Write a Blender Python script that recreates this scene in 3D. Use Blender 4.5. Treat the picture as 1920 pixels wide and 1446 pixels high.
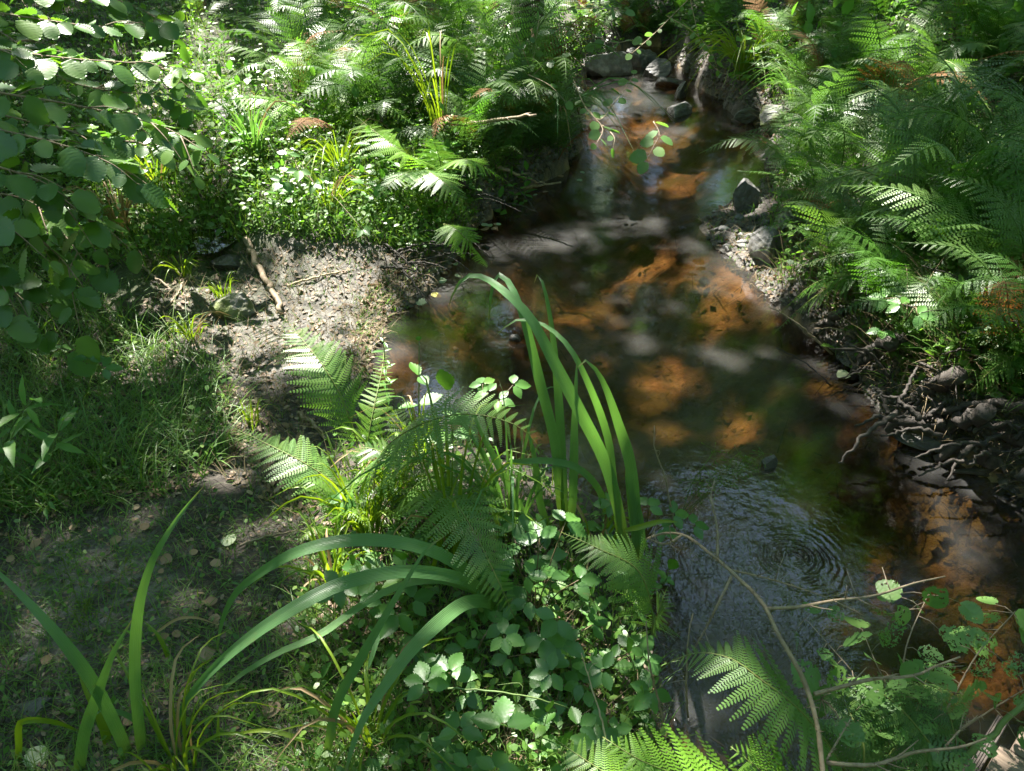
import bpy, bmesh, math, random
import numpy as np
from mathutils import Vector, Matrix

random.seed(7)
rng = np.random.default_rng(7)
S = bpy.context.scene
for o in list(bpy.data.objects):
    bpy.data.objects.remove(o)
COL = S.collection

# ------------------------------------------------------------------ camera, sky, sun, exposure
CAM_H, PITCH, FPX = 1.70, math.radians(35.0), 1397.0
cd = bpy.data.cameras.new('camera')
cd.sensor_width = 36.0
cd.lens = 36.0 * FPX / 1920.0
cd.clip_start, cd.clip_end = 0.02, 1000.0
cam = bpy.data.objects.new('camera', cd)
COL.objects.link(cam)
cam.location = (0, 0, CAM_H)
cam.rotation_euler = (math.pi / 2 - PITCH, 0, 0)
S.camera = cam

SUN_EL, SUN_AZ = math.radians(56), math.radians(-30)      # azimuth from +Y, negative towards -X
world = bpy.data.worlds.new('World')
S.world = world
world.use_nodes = True
wn = world.node_tree
sky = wn.nodes.new('ShaderNodeTexSky')
sky.sky_type = 'NISHITA'
sky.sun_disc = False
sky.sun_elevation = SUN_EL
sky.air_density = 1.0
sky.dust_density = .7
sky.sun_rotation = SUN_AZ % (2 * math.pi)
bgn = wn.nodes['Background']
wn.links.new(sky.outputs[0], bgn.inputs[0])
bgn.inputs[1].default_value = 0.088
SUN = Vector((math.sin(SUN_AZ) * math.cos(SUN_EL), math.cos(SUN_AZ) * math.cos(SUN_EL), math.sin(SUN_EL)))
sd = bpy.data.lights.new('sun', 'SUN')
sd.energy = 4.2
sd.angle = math.radians(0.6)
sd.color = (1.0, 0.95, 0.86)
so = bpy.data.objects.new('sun', sd)
COL.objects.link(so)
so.rotation_euler = SUN.to_track_quat('Z', 'Y').to_euler()
so.location = SUN * 30
S.view_settings.view_transform = 'Standard'
S.view_settings.look = 'None'
S.view_settings.exposure = 2.98
S.view_settings.gamma = 1.0
S.view_settings.use_curve_mapping = False
S.render.engine = 'CYCLES'
S.cycles.use_denoising = True
S.cycles.denoising_prefilter = 'ACCURATE'
S.cycles.adaptive_threshold = 0.006
S.cycles.max_bounces = 8
S.cycles.transparent_max_bounces = 8
S.cycles.sample_clamp_indirect = 6.0

# ------------------------------------------------------------------ pixel of the photograph -> place in the world
cF = np.array([0, math.cos(PITCH), -math.sin(PITCH)])
cU = np.array([0, math.sin(PITCH), math.cos(PITCH)])
CAMP = np.array([0, 0, CAM_H])


def ray(u, v):
    u = np.asarray(u, float); v = np.asarray(v, float)
    x = (u - 960) / FPX; y = (723 - v) / FPX
    return cF + np.stack([x, y * cU[1], y * cU[2]], -1)


def P(u, v, z=0.0):
    d = ray(u, v)
    t = (z - CAM_H) / d[..., 2]
    return CAMP + d * t[..., None] if d.ndim > 1 else CAMP + d * t


def PT(pts):
    return [Vector(P(*p)) for p in pts]


def PD(base, pts):
    """points given by photo pixel and how much nearer or farther than the ground at base they stand"""
    d0 = np.linalg.norm(G([base[0]], [base[1]])[0] - CAMP)
    out = []
    for u, v, dd in pts:
        r = ray(u, v)
        out.append(Vector(CAMP + r / np.linalg.norm(r) * (d0 + dd)))
    return out


def to_px(p):
    q = np.asarray(p) - CAMP
    zc = q @ cF
    return 960 + FPX * q[..., 0] / zc, 723 - FPX * (q @ cU) / zc


# ------------------------------------------------------------------ the lie of the land
# stream outline: photo pixel of the water's edge, bank height, how gently the bank rises
EDGE_L = [(1200, 88, .40, .15), (1130, 108, .40, .15), (1092, 150, .45, .12), (1080, 220, .45, .10), (1090, 270, .42, .10), (1060, 318, .42, .10),
          (965, 368, .40, .10), (905, 415, .36, .10), (850, 485, .20, .10), (800, 545, .11, .12), (742, 600, .06, .18),
          (690, 672, .05, .25), (700, 735, .05, .25), (800, 800, .10, .2), (990, 885, .13, .15), (1165, 960, .15, .12),
          (1225, 1130, .15, .12), (1262, 1446, .15, .12)]
EDGE_R = [(2500, 1250, .45, .1), (2200, 1050, .45, .1), (1925, 935, .42, .10), (1830, 880, .42, .08), (1692, 812, .40, .08), (1625, 742, .40, .10),
          (1560, 655, .38, .14), (1450, 570, .30, .15), (1405, 520, .14, .25), (1335, 455, .06, .3), (1308, 405, .06, .3), (1420, 350, .08, .3),
          (1440, 290, .15, .25), (1440, 245, .28, .2), (1365, 205, .40, .15), (1310, 160, .42, .15), (1262, 118, .42, .15), (1240, 88, .42, .15)]
_e = [tuple(P(u, v)[:2]) + (h, s) for u, v, h, s in EDGE_L]
_e += [(0.25, -0.2, .15, .12), (0.2, -4, .15, .12), (6, -4, .45, .1)]
_e += [tuple(P(u, v)[:2]) + (h, s) for u, v, h, s in EDGE_R]
OUT = np.array(_e)
RIV = np.array([P(u, v, .2)[:2] for u, v in [(430, 60), (440, 160), (410, 250), (388, 330), (392, 430), (440, 520), (505, 600), (600, 680), (690, 715)]])


def seg_dist(x, y, A, B):
    d = B - A
    t = np.clip(((x - A[0]) * d[0] + (y - A[1]) * d[1]) / (d @ d + 1e-12), 0, 1)
    return np.hypot(x - A[0] - t * d[0], y - A[1] - t * d[1]), t


def wob(x, y, s, k):
    return (np.sin(x * s + k) * np.cos(y * s * 1.13 + 2 * k) + .6 * np.sin(x * s * 2.1 + y * s * 1.7 + 3 * k) +
            .35 * np.cos(x * s * 4.3 - y * s * 3.9 + 5 * k)) / 1.6


def stream_sd(x, y):
    best = np.full(x.shape, 1e9); hh = np.zeros_like(best); ss = np.ones_like(best)
    inside = np.zeros(x.shape, bool)
    n = len(OUT)
    for i in range(n):
        a, b = OUT[i], OUT[(i + 1) % n]
        d, t = seg_dist(x, y, a[:2], b[:2])
        m = d < best
        best = np.where(m, d, best)
        hh = np.where(m, a[2] + t * (b[2] - a[2]), hh)
        ss = np.where(m, a[3] + t * (b[3] - a[3]), ss)
        c = (a[1] > y) != (b[1] > y)
        with np.errstate(divide='ignore', invalid='ignore'):
            xi = (b[0] - a[0]) * (y - a[1]) / (b[1] - a[1]) + a[0]
        inside ^= c & (x < xi)
    return np.where(inside, -best, best), hh, ss


def H(x, y):
    x = np.asarray(x, float); y = np.asarray(y, float)
    d, h, s = stream_sd(x, y)
    d = d + .045 * wob(x, y, 5.5, .7) + .02 * wob(x, y, 17, 2.1)
    dp = np.maximum(d, 0)
    right = x > (.35 + .12 * y + .9 * np.clip(2.2 - y, 0, 2))
    far = np.where(right, .16 * np.minimum(dp, 6), .05 * np.minimum(np.maximum(dp - .5, 0), 5))
    z = h * (1 - np.exp(-dp / s)) + far + .05 * np.maximum(y - 9, 0)
    rough = (.030 * wob(x, y, 3.1, .3) + .016 * wob(x, y, 9.7, 1.3) + .007 * wob(x, y, 31, .9)) * np.clip(dp / .35, 0, 1)
    z = z + rough
    rd = np.full(x.shape, 1e9)
    for i in range(len(RIV) - 1):
        rd = np.minimum(rd, seg_dist(x, y, RIV[i], RIV[i + 1])[0])
    z = z - .10 * np.exp(-(rd / .16) ** 2) * np.clip(dp / .3, 0, 1)
    z = np.where(d > 0, np.maximum(z, .004 + .05 * np.minimum(d, .3)), z)
    bed = -np.minimum(.34, .03 + .6 * -d) + .03 * wob(x, y, 4.2, 4) + .012 * wob(x, y, 13, 2)
    bed = np.minimum(bed, -.012 + .6 * np.minimum(d, 0) * .3)
    return np.where(d > 0, z, bed)


# the ground sheet, closer-meshed where it is near
def steps(*seg):
    out = []
    for a, b, s in seg:
        out += list(np.arange(a, b - 1e-9, s))
    return np.array(out + [seg[-1][1]])


gx = steps((-220, -40, 30), (-40, -14, 2), (-14, -6, .25), (-6, -2.4, .07), (-2.4, 3.4, .028), (3.4, 7, .08), (7, 14, .3), (14, 40, 2), (40, 220, 30))
gy = steps((-60, -4, 4), (-4, .4, .3), (.4, 4.6, .028), (4.6, 8, .05), (8, 14, .12), (14, 24, .6), (24, 60, 4), (60, 300, 30))
XX, YY = np.meshgrid(gx, gy)
ZZ = H(XX.ravel(), YY.ravel())
ZG = ZZ.reshape(XX.shape)


def Hq(x, y):
    """ground height read off the sheet"""
    i = np.clip(np.searchsorted(gx, x) - 1, 0, len(gx) - 2); j = np.clip(np.searchsorted(gy, y) - 1, 0, len(gy) - 2)
    fx = np.clip((x - gx[i]) / (gx[i + 1] - gx[i]), 0, 1); fy = np.clip((y - gy[j]) / (gy[j + 1] - gy[j]), 0, 1)
    return (ZG[j, i] * (1 - fx) + ZG[j, i + 1] * fx) * (1 - fy) + (ZG[j + 1, i] * (1 - fx) + ZG[j + 1, i + 1] * fx) * fy


TS = .45 * (70 ** np.linspace(0, 1, 420))


def G(us, vs):
    """where the sight line through a photo pixel meets the ground"""
    us = np.atleast_1d(np.asarray(us, float)); vs = np.atleast_1d(np.asarray(vs, float))
    out = []
    for c in range(0, len(us), 4000):
        d = ray(us[c:c + 4000], vs[c:c + 4000])
        p = CAMP + d[:, None, :] * TS[None, :, None]
        g = p[..., 2] - Hq(p[..., 0], p[..., 1])
        hit = g <= 0
        hit[:, -1] = True
        k = np.maximum(hit.argmax(1), 1)
        r = np.arange(len(d))
        g0, g1 = g[r, k - 1], g[r, k]
        f = np.clip(g0 / np.where(g0 - g1 == 0, 1, g0 - g1), 0, 1)
        out.append(p[r, k - 1] + (p[r, k] - p[r, k - 1]) * f[:, None])
    return np.concatenate(out) if out else np.zeros((0, 3))


def G1(u, v):
    return Vector(G([u], [v])[0])


def ground(x, y):
    return float(Hq(np.array([x]), np.array([y]))[0])


# ------------------------------------------------------------------ object helpers
def thing(name, label, cat, loc, group=None, kind=None):
    o = bpy.data.objects.new(name, None)
    o.empty_display_size = .05
    COL.objects.link(o)
    o.location = loc
    o['label'] = label; o['category'] = cat
    if group: o['group'] = group
    if kind: o['kind'] = kind
    return o


def tag(o, label, cat, group=None):
    o['label'] = label; o['category'] = cat
    if group: o['group'] = group
    return o


def mesh_of(name, V, F, mat, uv=None, smooth=True):
    """V (n,3) array; F list of equal-length or mixed faces (array or list)"""
    me = bpy.data.meshes.new(name)
    V = np.asarray(V, np.float32)
    if isinstance(F, np.ndarray):
        nf, k = F.shape
        me.vertices.add(len(V)); me.vertices.foreach_set('co', V.ravel())
        me.loops.add(nf * k); me.loops.foreach_set('vertex_index', F.astype(np.int32).ravel())
        me.polygons.add(nf)
        me.polygons.foreach_set('loop_start', np.arange(0, nf * k, k, dtype=np.int32))
        me.polygons.foreach_set('loop_total', np.full(nf, k, np.int32))
        me.update(calc_edges=True)
    else:
        me.from_pydata([tuple(map(float, v)) for v in V], [], F)
        me.update()
    if smooth:
        me.polygons.foreach_set('use_smooth', np.ones(len(me.polygons), bool))
    if uv is not None:
        l = me.uv_layers.new(name='UVMap')
        idx = np.empty(len(me.loops), np.int32); me.loops.foreach_get('vertex_index', idx)
        l.data.foreach_set('uv', np.asarray(uv, np.float32)[idx].ravel())
    if mat: me.materials.append(mat)
    return me


def put(name, me, parent=None, M=None):
    o = bpy.data.objects.new(name, me)
    COL.objects.link(o)
    if M is not None:
        o.matrix_basis = M
    if parent is not None:
        o.parent = parent
    return o


def part_world(name, V, F, mat, parent, uv=None, smooth=True):
    """mesh given in world coordinates, made a child of an unrotated thing"""
    V = np.asarray(V, float) - np.array(parent.location)
    return put(name, mesh_of(name, V, F, mat, uv, smooth), parent)


def frame(pos, xdir, nhint, sc=1.0, sy=None):
    X = Vector(xdir).normalized()
    N = Vector(nhint)
    N = N - X * N.dot(X)
    if N.length < 1e-4:
        N = Vector((0, 0, 1)) - X * X.z
        if N.length < 1e-4: N = Vector((0, 1, 0))
    N.normalize()
    Y = N.cross(X)
    sy = sc if sy is None else sy
    M = Matrix.Identity(4)
    for r in range(3):
        M[r][0] = X[r] * sc; M[r][1] = Y[r] * sy; M[r][2] = N[r] * sc; M[r][3] = pos[r]
    return M


def crom(pts, n):
    """smooth curve through points"""
    p = [Vector(q) for q in pts]
    if len(p) == 2:
        return [p[0].lerp(p[1], i / (n - 1)) for i in range(n)]
    L = [0]
    for a, b in zip(p, p[1:]): L.append(L[-1] + max((b - a).length, 1e-5))
    out = []
    for i in range(n):
        s = L[-1] * i / (n - 1)
        k = max(j for j in range(len(p) - 1) if L[j] <= s + 1e-9)
        t = (s - L[k]) / (L[k + 1] - L[k])
        p0 = p[k - 1] if k > 0 else p[k] * 2 - p[k + 1]
        p3 = p[k + 2] if k + 2 < len(p) else p[k + 1] * 2 - p[k]
        p1, p2 = p[k], p[k + 1]
        h = p2 - p1
        m1 = (p2 - p0) * ((L[k + 1] - L[k]) / max((L[k + 1] - L[max(k - 1, 0)]), 1e-6)) if k > 0 else h
        m2 = (p3 - p1) * ((L[k + 1] - L[k]) / max((L[min(k + 2, len(L) - 1)] - L[k]), 1e-6)) if k + 2 < len(p) else h
        t2, t3 = t * t, t * t * t
        out.append(p1 * (2 * t3 - 3 * t2 + 1) + m1 * (t3 - 2 * t2 + t) + p2 * (-2 * t3 + 3 * t2) + m2 * (t3 - t2))
    return out


def tangents(c):
    return [(c[min(i + 1, len(c) - 1)] - c[max(i - 1, 0)]).normalized() for i in range(len(c))]


def tube(c, r0, r1, k=5, V=None, F=None, wob_r=0.0):
    V = [] if V is None else V
    F = [] if F is None else F
    T = tangents(c)
    n = Vector((0.3, 0.2, 1))
    b0 = len(V)
    for i, (p, t) in enumerate(zip(c, T)):
        n = n - t * n.dot(t)
        if n.length < 1e-5: n = t.orthogonal()
        n.normalize()
        b = t.cross(n)
        r = r0 + (r1 - r0) * i / (len(c) - 1)
        for j in range(k):
            a = 2 * math.pi * j / k
            rr = r * (1 + wob_r * (random.random() - .5))
            V.append(p + (n * math.cos(a) + b * math.sin(a)) * rr)
    for i in range(len(c) - 1):
        for j in range(k):
            a, b_ = b0 + i * k + j, b0 + i * k + (j + 1) % k
            F.append((a, b_, b_ + k, a + k))
    F.append(tuple(b0 + j for j in range(k))[::-1])
    F.append(tuple(b0 + (len(c) - 1) * k + j for j in range(k)))
    return V, F


def scatter_mesh(name, tpl, mats, mat, kind='stuff', parent=None):
    """one mesh of many copies of a small template; mats (N,3,4)"""
    V, F, k = tpl
    V = np.asarray(V, np.float32); F = np.asarray(F, np.int32)
    n = len(mats)
    W = np.einsum('nij,vj->nvi', mats[:, :, :3], V) + mats[:, None, :, 3]
    FF = (F[None] + (np.arange(n) * len(V))[:, None, None]).reshape(-1, F.shape[1])
    o = put(name, mesh_of(name, W.reshape(-1, 3), FF, mat), parent)
    if kind: o['kind'] = kind
    return o


def rand_mats(pos, size, tilt=.5, heading=None, rngsz=(.6, 1.3), upw=None):
    n = len(pos)
    a = rng.uniform(0, 2 * math.pi, n) if heading is None else heading
    N = np.stack([rng.normal(0, tilt, n), rng.normal(0, tilt, n), np.ones(n)], -1)
    if upw is not None: N += upw
    N /= np.linalg.norm(N, axis=1, keepdims=True)
    X = np.stack([np.cos(a), np.sin(a), np.zeros(n)], -1)
    X -= N * (X * N).sum(1, keepdims=True)
    X /= np.linalg.norm(X, axis=1, keepdims=True)
    Y = np.cross(N, X)
    s = (size * rng.uniform(rngsz[0], rngsz[1], n))[:, None]
    return np.stack([X * s, Y * s, N * s, pos], -1)


# ------------------------------------------------------------------ materials
def new_mat(name):
    m = bpy.data.materials.new(name)
    m.use_nodes = True
    return m, m.node_tree.nodes, m.node_tree.links


def ramp(nt, a, stops):
    r = nt.nodes.new('ShaderNodeValToRGB')
    e = r.color_ramp.elements
    while len(e) < len(stops): e.new(.5)
    for q, (p, c) in zip(e, stops):
        q.position = p; q.color = (*c, 1)
    nt.links.new(a, r.inputs[0])
    return r.outputs[0]


def mixc(nt, f, a, b, mode='MIX'):
    m = nt.nodes.new('ShaderNodeMix')
    m.data_type = 'RGBA'; m.blend_type = mode
    for s, x in ((m.inputs[0], f), (m.inputs[6], a), (m.inputs[7], b)):
        if hasattr(x, 'links'): nt.links.new(x, s)
        elif isinstance(x, (int, float)): s.default_value = x
        else: s.default_value = (*x, 1)
    return m.outputs[2]


def noise(nt, scale, detail=4, rough=.55, co=None):
    t = nt.nodes.new('ShaderNodeTexNoise')
    t.inputs['Scale'].default_value = scale
    t.inputs['Detail'].default_value = detail
    t.inputs['Roughness'].default_value = rough
    if co is None:
        co = nt.nodes.new('ShaderNodeNewGeometry').outputs['Position']
    nt.links.new(co, t.inputs['Vector'])
    return t.outputs['Fac']


def math_n(nt, op, a, b=None, c=None):
    m = nt.nodes.new('ShaderNodeMath'); m.operation = op
    for i, x in enumerate((a, b, c)):
        if x is None: continue
        if hasattr(x, 'links'): nt.links.new(x, m.inputs[i])
        else: m.inputs[i].default_value = x
    return m.outputs[0]


def bump(nt, h, strength, dist, prev=None):
    b = nt.nodes.new('ShaderNodeBump')
    b.inputs['Strength'].default_value = strength
    b.inputs['Distance'].default_value = dist
    nt.links.new(h, b.inputs['Height'])
    if prev is not None: nt.links.new(prev, b.inputs['Normal'])
    return b.outputs[0]


def leaf_mat(name, cols, trans=.35, tcol=None, rough=.42, merged=False, stripes=False, along=None, spec=.5, dead=False):
    """cols: colours spread over the pieces; trans: share of light let through the leaf"""
    m, N, L = new_mat(name)
    nt = m.node_tree
    p = N['Principled BSDF']
    if merged:
        r = N.new('ShaderNodeNewGeometry').outputs['Random Per Island']
    else:
        r = N.new('ShaderNodeObjectInfo').outputs['Random']
    if not dead: cols = [(q[0] * 1.18, q[1] * 1.10, q[2] * .66) for q in cols]
    c = ramp(nt, r, [(i / max(len(cols) - 1, 1), q) for i, q in enumerate(cols)])
    nz = noise(nt, 9, 3)
    c = mixc(nt, math_n(nt, 'MULTIPLY', nz, .5), c, (cols[0][0] * .6, cols[0][1] * .62, cols[0][2] * .6))
    if along:
        uv = N.new('ShaderNodeUVMap').outputs[0]
        sx = N.new('ShaderNodeSeparateXYZ'); L.new(uv, sx.inputs[0])
        f = ramp(nt, sx.outputs[1], [(0, (1, 1, 1)), (.28, (0, 0, 0))])
        c = mixc(nt, f, c, along)
        tipf = ramp(nt, sx.outputs[1], [(.93, (0, 0, 0)), (.985, (1, 1, 1))])
        c = mixc(nt, math_n(nt, 'MULTIPLY', tipf, .85), c, (.25, .19, .07))
    spots = noise(nt, 60, 2)
    sp = ramp(nt, spots, [(.68, (0, 0, 0)), (.74, (1, 1, 1))])
    c = mixc(nt, math_n(nt, 'MULTIPLY', sp, .25), c, (.16, .11, .04))
    L.new(c, p.inputs['Base Color'])
    p.inputs['Roughness'].default_value = rough
    p.inputs['Specular IOR Level'].default_value = spec
    if stripes:
        uv = N.new('ShaderNodeUVMap').outputs[0]
        sx = N.new('ShaderNodeSeparateXYZ'); L.new(uv, sx.inputs[0])
        w = math_n(nt, 'SINE', math_n(nt, 'MULTIPLY', sx.outputs[0], 62))
        b = bump(nt, w, .5, .0014)
        w2 = math_n(nt, 'SINE', math_n(nt, 'MULTIPLY', sx.outputs[0], 41))
        c2 = mixc(nt, math_n(nt, 'MULTIPLY_ADD', w2, .22, .25), c, (cols[0][0] * .55, cols[0][1] * .62, cols[0][2] * .6))
        scuff = ramp(nt, noise(nt, 26, 5, .7), [(.60, (0, 0, 0)), (.72, (1, 1, 1))])
        c2 = mixc(nt, math_n(nt, 'MULTIPLY', scuff, .5), c2, (.16, .18, .07))
        L.new(c2, p.inputs['Base Color'])
        L.new(b, p.inputs['Normal'])
    else:
        b = bump(nt, noise(nt, 160, 3), .35, .0015)
        L.new(b, p.inputs['Normal'])
    t = N.new('ShaderNodeBsdfTranslucent')
    tc = mixc(nt, 1.0, c, tcol or (1.9, 2.15, .95), 'MULTIPLY')
    L.new(tc, t.inputs[0])
    mx = N.new('ShaderNodeMixShader')
    mx.inputs[0].default_value = trans
    L.new(p.outputs[0], mx.inputs[1]); L.new(t.outputs[0], mx.inputs[2])
    L.new(mx.outputs[0], N['Material Output'].inputs[0])
    return m


def bark_mat(name, cols, scale=30, rough=.85, bumpd=.01, moss=None):
    m, N, L = new_mat(name)
    nt = m.node_tree
    p = N['Principled BSDF']
    c = ramp(nt, noise(nt, scale, 6, .65), [(.3 + .4 * i / max(len(cols) - 1, 1), q) for i, q in enumerate(cols)])
    if moss:
        g = ramp(nt, noise(nt, 7, 4), [(.45, (0, 0, 0)), (.6, (1, 1, 1))])
        c = mixc(nt, g, c, moss)
    L.new(c, p.inputs['Base Color'])
    p.inputs['Roughness'].default_value = rough
    L.new(bump(nt, noise(nt, scale * 1.6, 6, .7), .8, bumpd), p.inputs['Normal'])
    return m


M_FERN = leaf_mat('fern_green', [(.045, .12, .030), (.060, .15, .035), (.085, .175, .04)], .42, rough=.5, spec=.3)
M_FERN_MID = leaf_mat('fern_mid_green', [(.038, .095, .036), (.055, .125, .045), (.085, .155, .055)], .33, rough=.45)
M_FERN_PALE = leaf_mat('fern_pale_green', [(.068, .15, .058), (.09, .18, .068), (.115, .205, .08)], .36, rough=.40)
M_FERN_LIME = leaf_mat('fern_lime', [(.105, .23, .04), (.13, .26, .045)], .42, rough=.45)
M_FERN_BROWN = leaf_mat('fern_rust', [(.20, .085, .03), (.26, .12, .04), (.30, .16, .06)], .25, (1.2, 1.0, .6), rough=.8, dead=True)
M_RACHIS = bark_mat('fern_stalk', [(.08, .13, .02), (.12, .15, .03), (.11, .10, .03)], 20, .6, .001)
M_IRIS = leaf_mat('iris_blade', [(.085, .195, .125), (.10, .22, .13), (.12, .245, .14)], .30, (1.9, 2.1, .7), rough=.36, stripes=True, along=(.15, .20, .03))
M_SEDGE = leaf_mat('sedge_blade', [(.08, .16, .02), (.12, .20, .025), (.16, .23, .04)], .40, (1.9, 1.9, .6), rough=.4)
M_DRYBLADE = leaf_mat('dry_blade', [(.30, .20, .10), (.36, .26, .14)], .25, (1.1, 1.0, .8), rough=.7, dead=True)
M_HAZEL = leaf_mat('hazel_leaf', [(.045, .115, .045), (.055, .135, .05), (.075, .16, .055), (.10, .19, .05)], .33, (2.2, 2.4, .7), rough=.36, spec=.6)
M_BRAMBLE = leaf_mat('bramble_leaf', [(.045, .125, .045), (.055, .15, .05), (.08, .19, .055)], .32, rough=.42)
M_HERB = leaf_mat('herb_leaf', [(.055, .15, .05), (.075, .19, .055), (.11, .23, .06)], .36, rough=.45)
M_ALDER = leaf_mat('alder_leaf', [(.07, .16, .07), (.09, .19, .08), (.12, .22, .09)], .36, rough=.45)
M_COVER = leaf_mat('ground_cover', [(.045, .12, .035), (.065, .15, .04), (.10, .20, .05), (.14, .23, .07)], .35, rough=.42, merged=True)
M_GRASS = leaf_mat('meadow_grass', [(.045, .115, .03), (.065, .155, .04), (.09, .19, .05), (.13, .20, .06)], .35, (1.8, 1.8, .7), rough=.5, merged=True)
M_STRAW = leaf_mat('straw', [(.13, .095, .05), (.26, .20, .11), (.09, .06, .03)], .2, (1, 1, .8), rough=.8, merged=True, dead=True)
M_LITTER = leaf_mat('leaf_litter', [(.10, .065, .04), (.17, .11, .065), (.24, .17, .11), (.30, .24, .18)], .15, (1.1, .9, .6), rough=.7, merged=True, dead=True)
M_FALLEN = leaf_mat('fallen_leaf', [(.22, .14, .08), (.30, .21, .13)], .15, (1.1, .9, .6), rough=.7, dead=True)
M_FALLEN_PALE = leaf_mat('fallen_leaf_pale', [(.28, .33, .20), (.33, .38, .24)], .15, (1.1, .9, .6), rough=.6, dead=True)
M_YELLOW = leaf_mat('yellow_leaf', [(.35, .32, .06), (.4, .38, .1)], .3, (1.4, 1.3, .6), rough=.5, dead=True)
M_CANOPY = leaf_mat('canopy_leaf', [(.05, .12, .025), (.07, .15, .03), (.10, .19, .035)], .45, (2.2, 2.2, .7), rough=.45, merged=True)
M_BARK = bark_mat('bark', [(.05, .035, .025), (.10, .075, .055), (.15, .12, .09)], 14, .9, .03, (.10, .14, .035))
M_TRUNK_DARK = bark_mat('bark_reddish', [(.03, .016, .01), (.07, .035, .02), (.11, .06, .035)], 22, .9, .03, (.05, .07, .02))
M_ROOT = bark_mat('root_bark', [(.014, .011, .009), (.032, .025, .020), (.065, .052, .042)], 40, .75, .006)
M_TWIG = bark_mat('twig', [(.12, .085, .055), (.20, .15, .10), (.28, .22, .15)], 60, .8, .002)
M_TWIG_PALE = bark_mat('twig_pale', [(.22, .16, .10), (.32, .25, .16), (.40, .32, .21)], 60, .75, .002)
M_STEM = bark_mat('green_stem', [(.08, .14, .035), (.12, .17, .05)], 30, .6, .001)
M_STEM_RED = bark_mat('reddish_stem', [(.10, .06, .035), (.14, .12, .05)], 30, .6, .001)


def rock_mat(name, cols, moss=None, rough=.55):
    m, N, L = new_mat(name)
    nt = m.node_tree
    p = N['Principled BSDF']
    c = ramp(nt, noise(nt, 11, 8, .65), [(.3 + .4 * i / (len(cols) - 1), q) for i, q in enumerate(cols)])
    if moss:
        g = ramp(nt, noise(nt, 9, 5), [(.42, (0, 0, 0)), (.55, (1, 1, 1))])
        c = mixc(nt, g, c, moss)
    geo = N.new('ShaderNodeNewGeometry').outputs['Position']
    sz = N.new('ShaderNodeSeparateXYZ'); L.new(geo, sz.inputs[0])
    wl = math_n(nt, 'ADD', sz.outputs[2], math_n(nt, 'MULTIPLY', noise(nt, 14, 4), .08))
    wet = ramp(nt, wl, [(.065, (1, 1, 1)), (.095, (0, 0, 0))])
    c = mixc(nt, math_n(nt, 'MULTIPLY', wet, .75), c, (.016, .014, .010))
    dirt = ramp(nt, noise(nt, 18, 6, .7), [(.5, (0, 0, 0)), (.62, (1, 1, 1))])
    c = mixc(nt, math_n(nt, 'MULTIPLY', dirt, .6), c, (.055, .05, .025))
    L.new(c, p.inputs['Base Color'])
    p.inputs['Roughness'].default_value = rough
    b = bump(nt, noise(nt, 30, 8, .7), .7, .012)
    L.new(bump(nt, noise(nt, 6, 3), .4, .03, b), p.inputs['Normal'])
    return m


M_ROCK = rock_mat('grey_rock', [(.045, .044, .044), (.10, .098, .096), (.22, .215, .205)])
M_ROCK_DARK = rock_mat('wet_dark_rock', [(.014, .014, .015), (.034, .033, .034), (.075, .073, .075)], None, .4)
M_ROCK_MOSS = rock_mat('mossy_rock', [(.08, .08, .075), (.18, .17, .16)], (.12, .15, .03), .7)


def ground_material():
    m, N, L = new_mat('soil_and_stream_bed')
    nt = m.node_tree
    p = N['Principled BSDF']
    pos = N.new('ShaderNodeNewGeometry').outputs['Position']

    def attr(n):
        a = N.new('ShaderNodeAttribute'); a.attribute_name = n
        return a.outputs['Fac']
    soil = ramp(nt, noise(nt, 7, 9, .68, pos), [(.30, (.012, .010, .008)), (.48, (.030, .025, .020)), (.62, (.060, .051, .042)), (.75, (.12, .105, .088))])
    litter = ramp(nt, noise(nt, 42, 6, .7, pos), [(.38, (.02, .015, .011)), (.55, (.07, .055, .042)), (.72, (.22, .19, .16))])
    soil = mixc(nt, .45, soil, litter)
    sand = ramp(nt, noise(nt, 24, 9, .72, pos), [(.33, (.05, .046, .040)), (.5, (.125, .117, .102)), (.66, (.24, .225, .20))])
    c = mixc(nt, attr('sand'), soil, sand)
    mossy = mixc(nt, noise(nt, 30, 5, .6, pos), (.035, .06, .015), (.08, .11, .03))
    c = mixc(nt, attr('moss'), c, mossy)
    rust = ramp(nt, noise(nt, 9, 8, .66, pos), [(.30, (.12, .07, .03)), (.45, (.34, .19, .075)), (.58, (.54, .34, .15)), (.72, (.64, .47, .26))])
    algae = mixc(nt, noise(nt, 26, 6, .7, pos), (.055, .055, .012), (.20, .19, .03))
    dark = ramp(nt, noise(nt, 16, 6, .7, pos), [(.4, (.025, .017, .010)), (.65, (.09, .06, .03))])
    af = ramp(nt, noise(nt, 2.4, 5, .6, pos), [(.44, (0, 0, 0)), (.56, (1, 1, 1))])
    df = ramp(nt, noise(nt, 3.1, 6, .62, mapped(nt, pos, (7, 3, 1))), [(.43, (0, 0, 0)), (.56, (1, 1, 1))])
    bed = mixc(nt, math_n(nt, 'MULTIPLY', af, .8), rust, algae)
    bed = mixc(nt, math_n(nt, 'MULTIPLY', df, .75), bed, dark)
    c = mixc(nt, attr('bed'), c, bed)
    L.new(c, p.inputs['Base Color'])
    wet = attr('wet')
    r = math_n(nt, 'SUBTRACT', .9, math_n(nt, 'MULTIPLY', wet, .5))
    L.new(r, p.inputs['Roughness'])
    b = bump(nt, noise(nt, 40, 8, .7, pos), .9, .02)
    L.new(bump(nt, noise(nt, 130, 4, .7, pos), .6, .006, b), p.inputs['Normal'])
    return m


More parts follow.
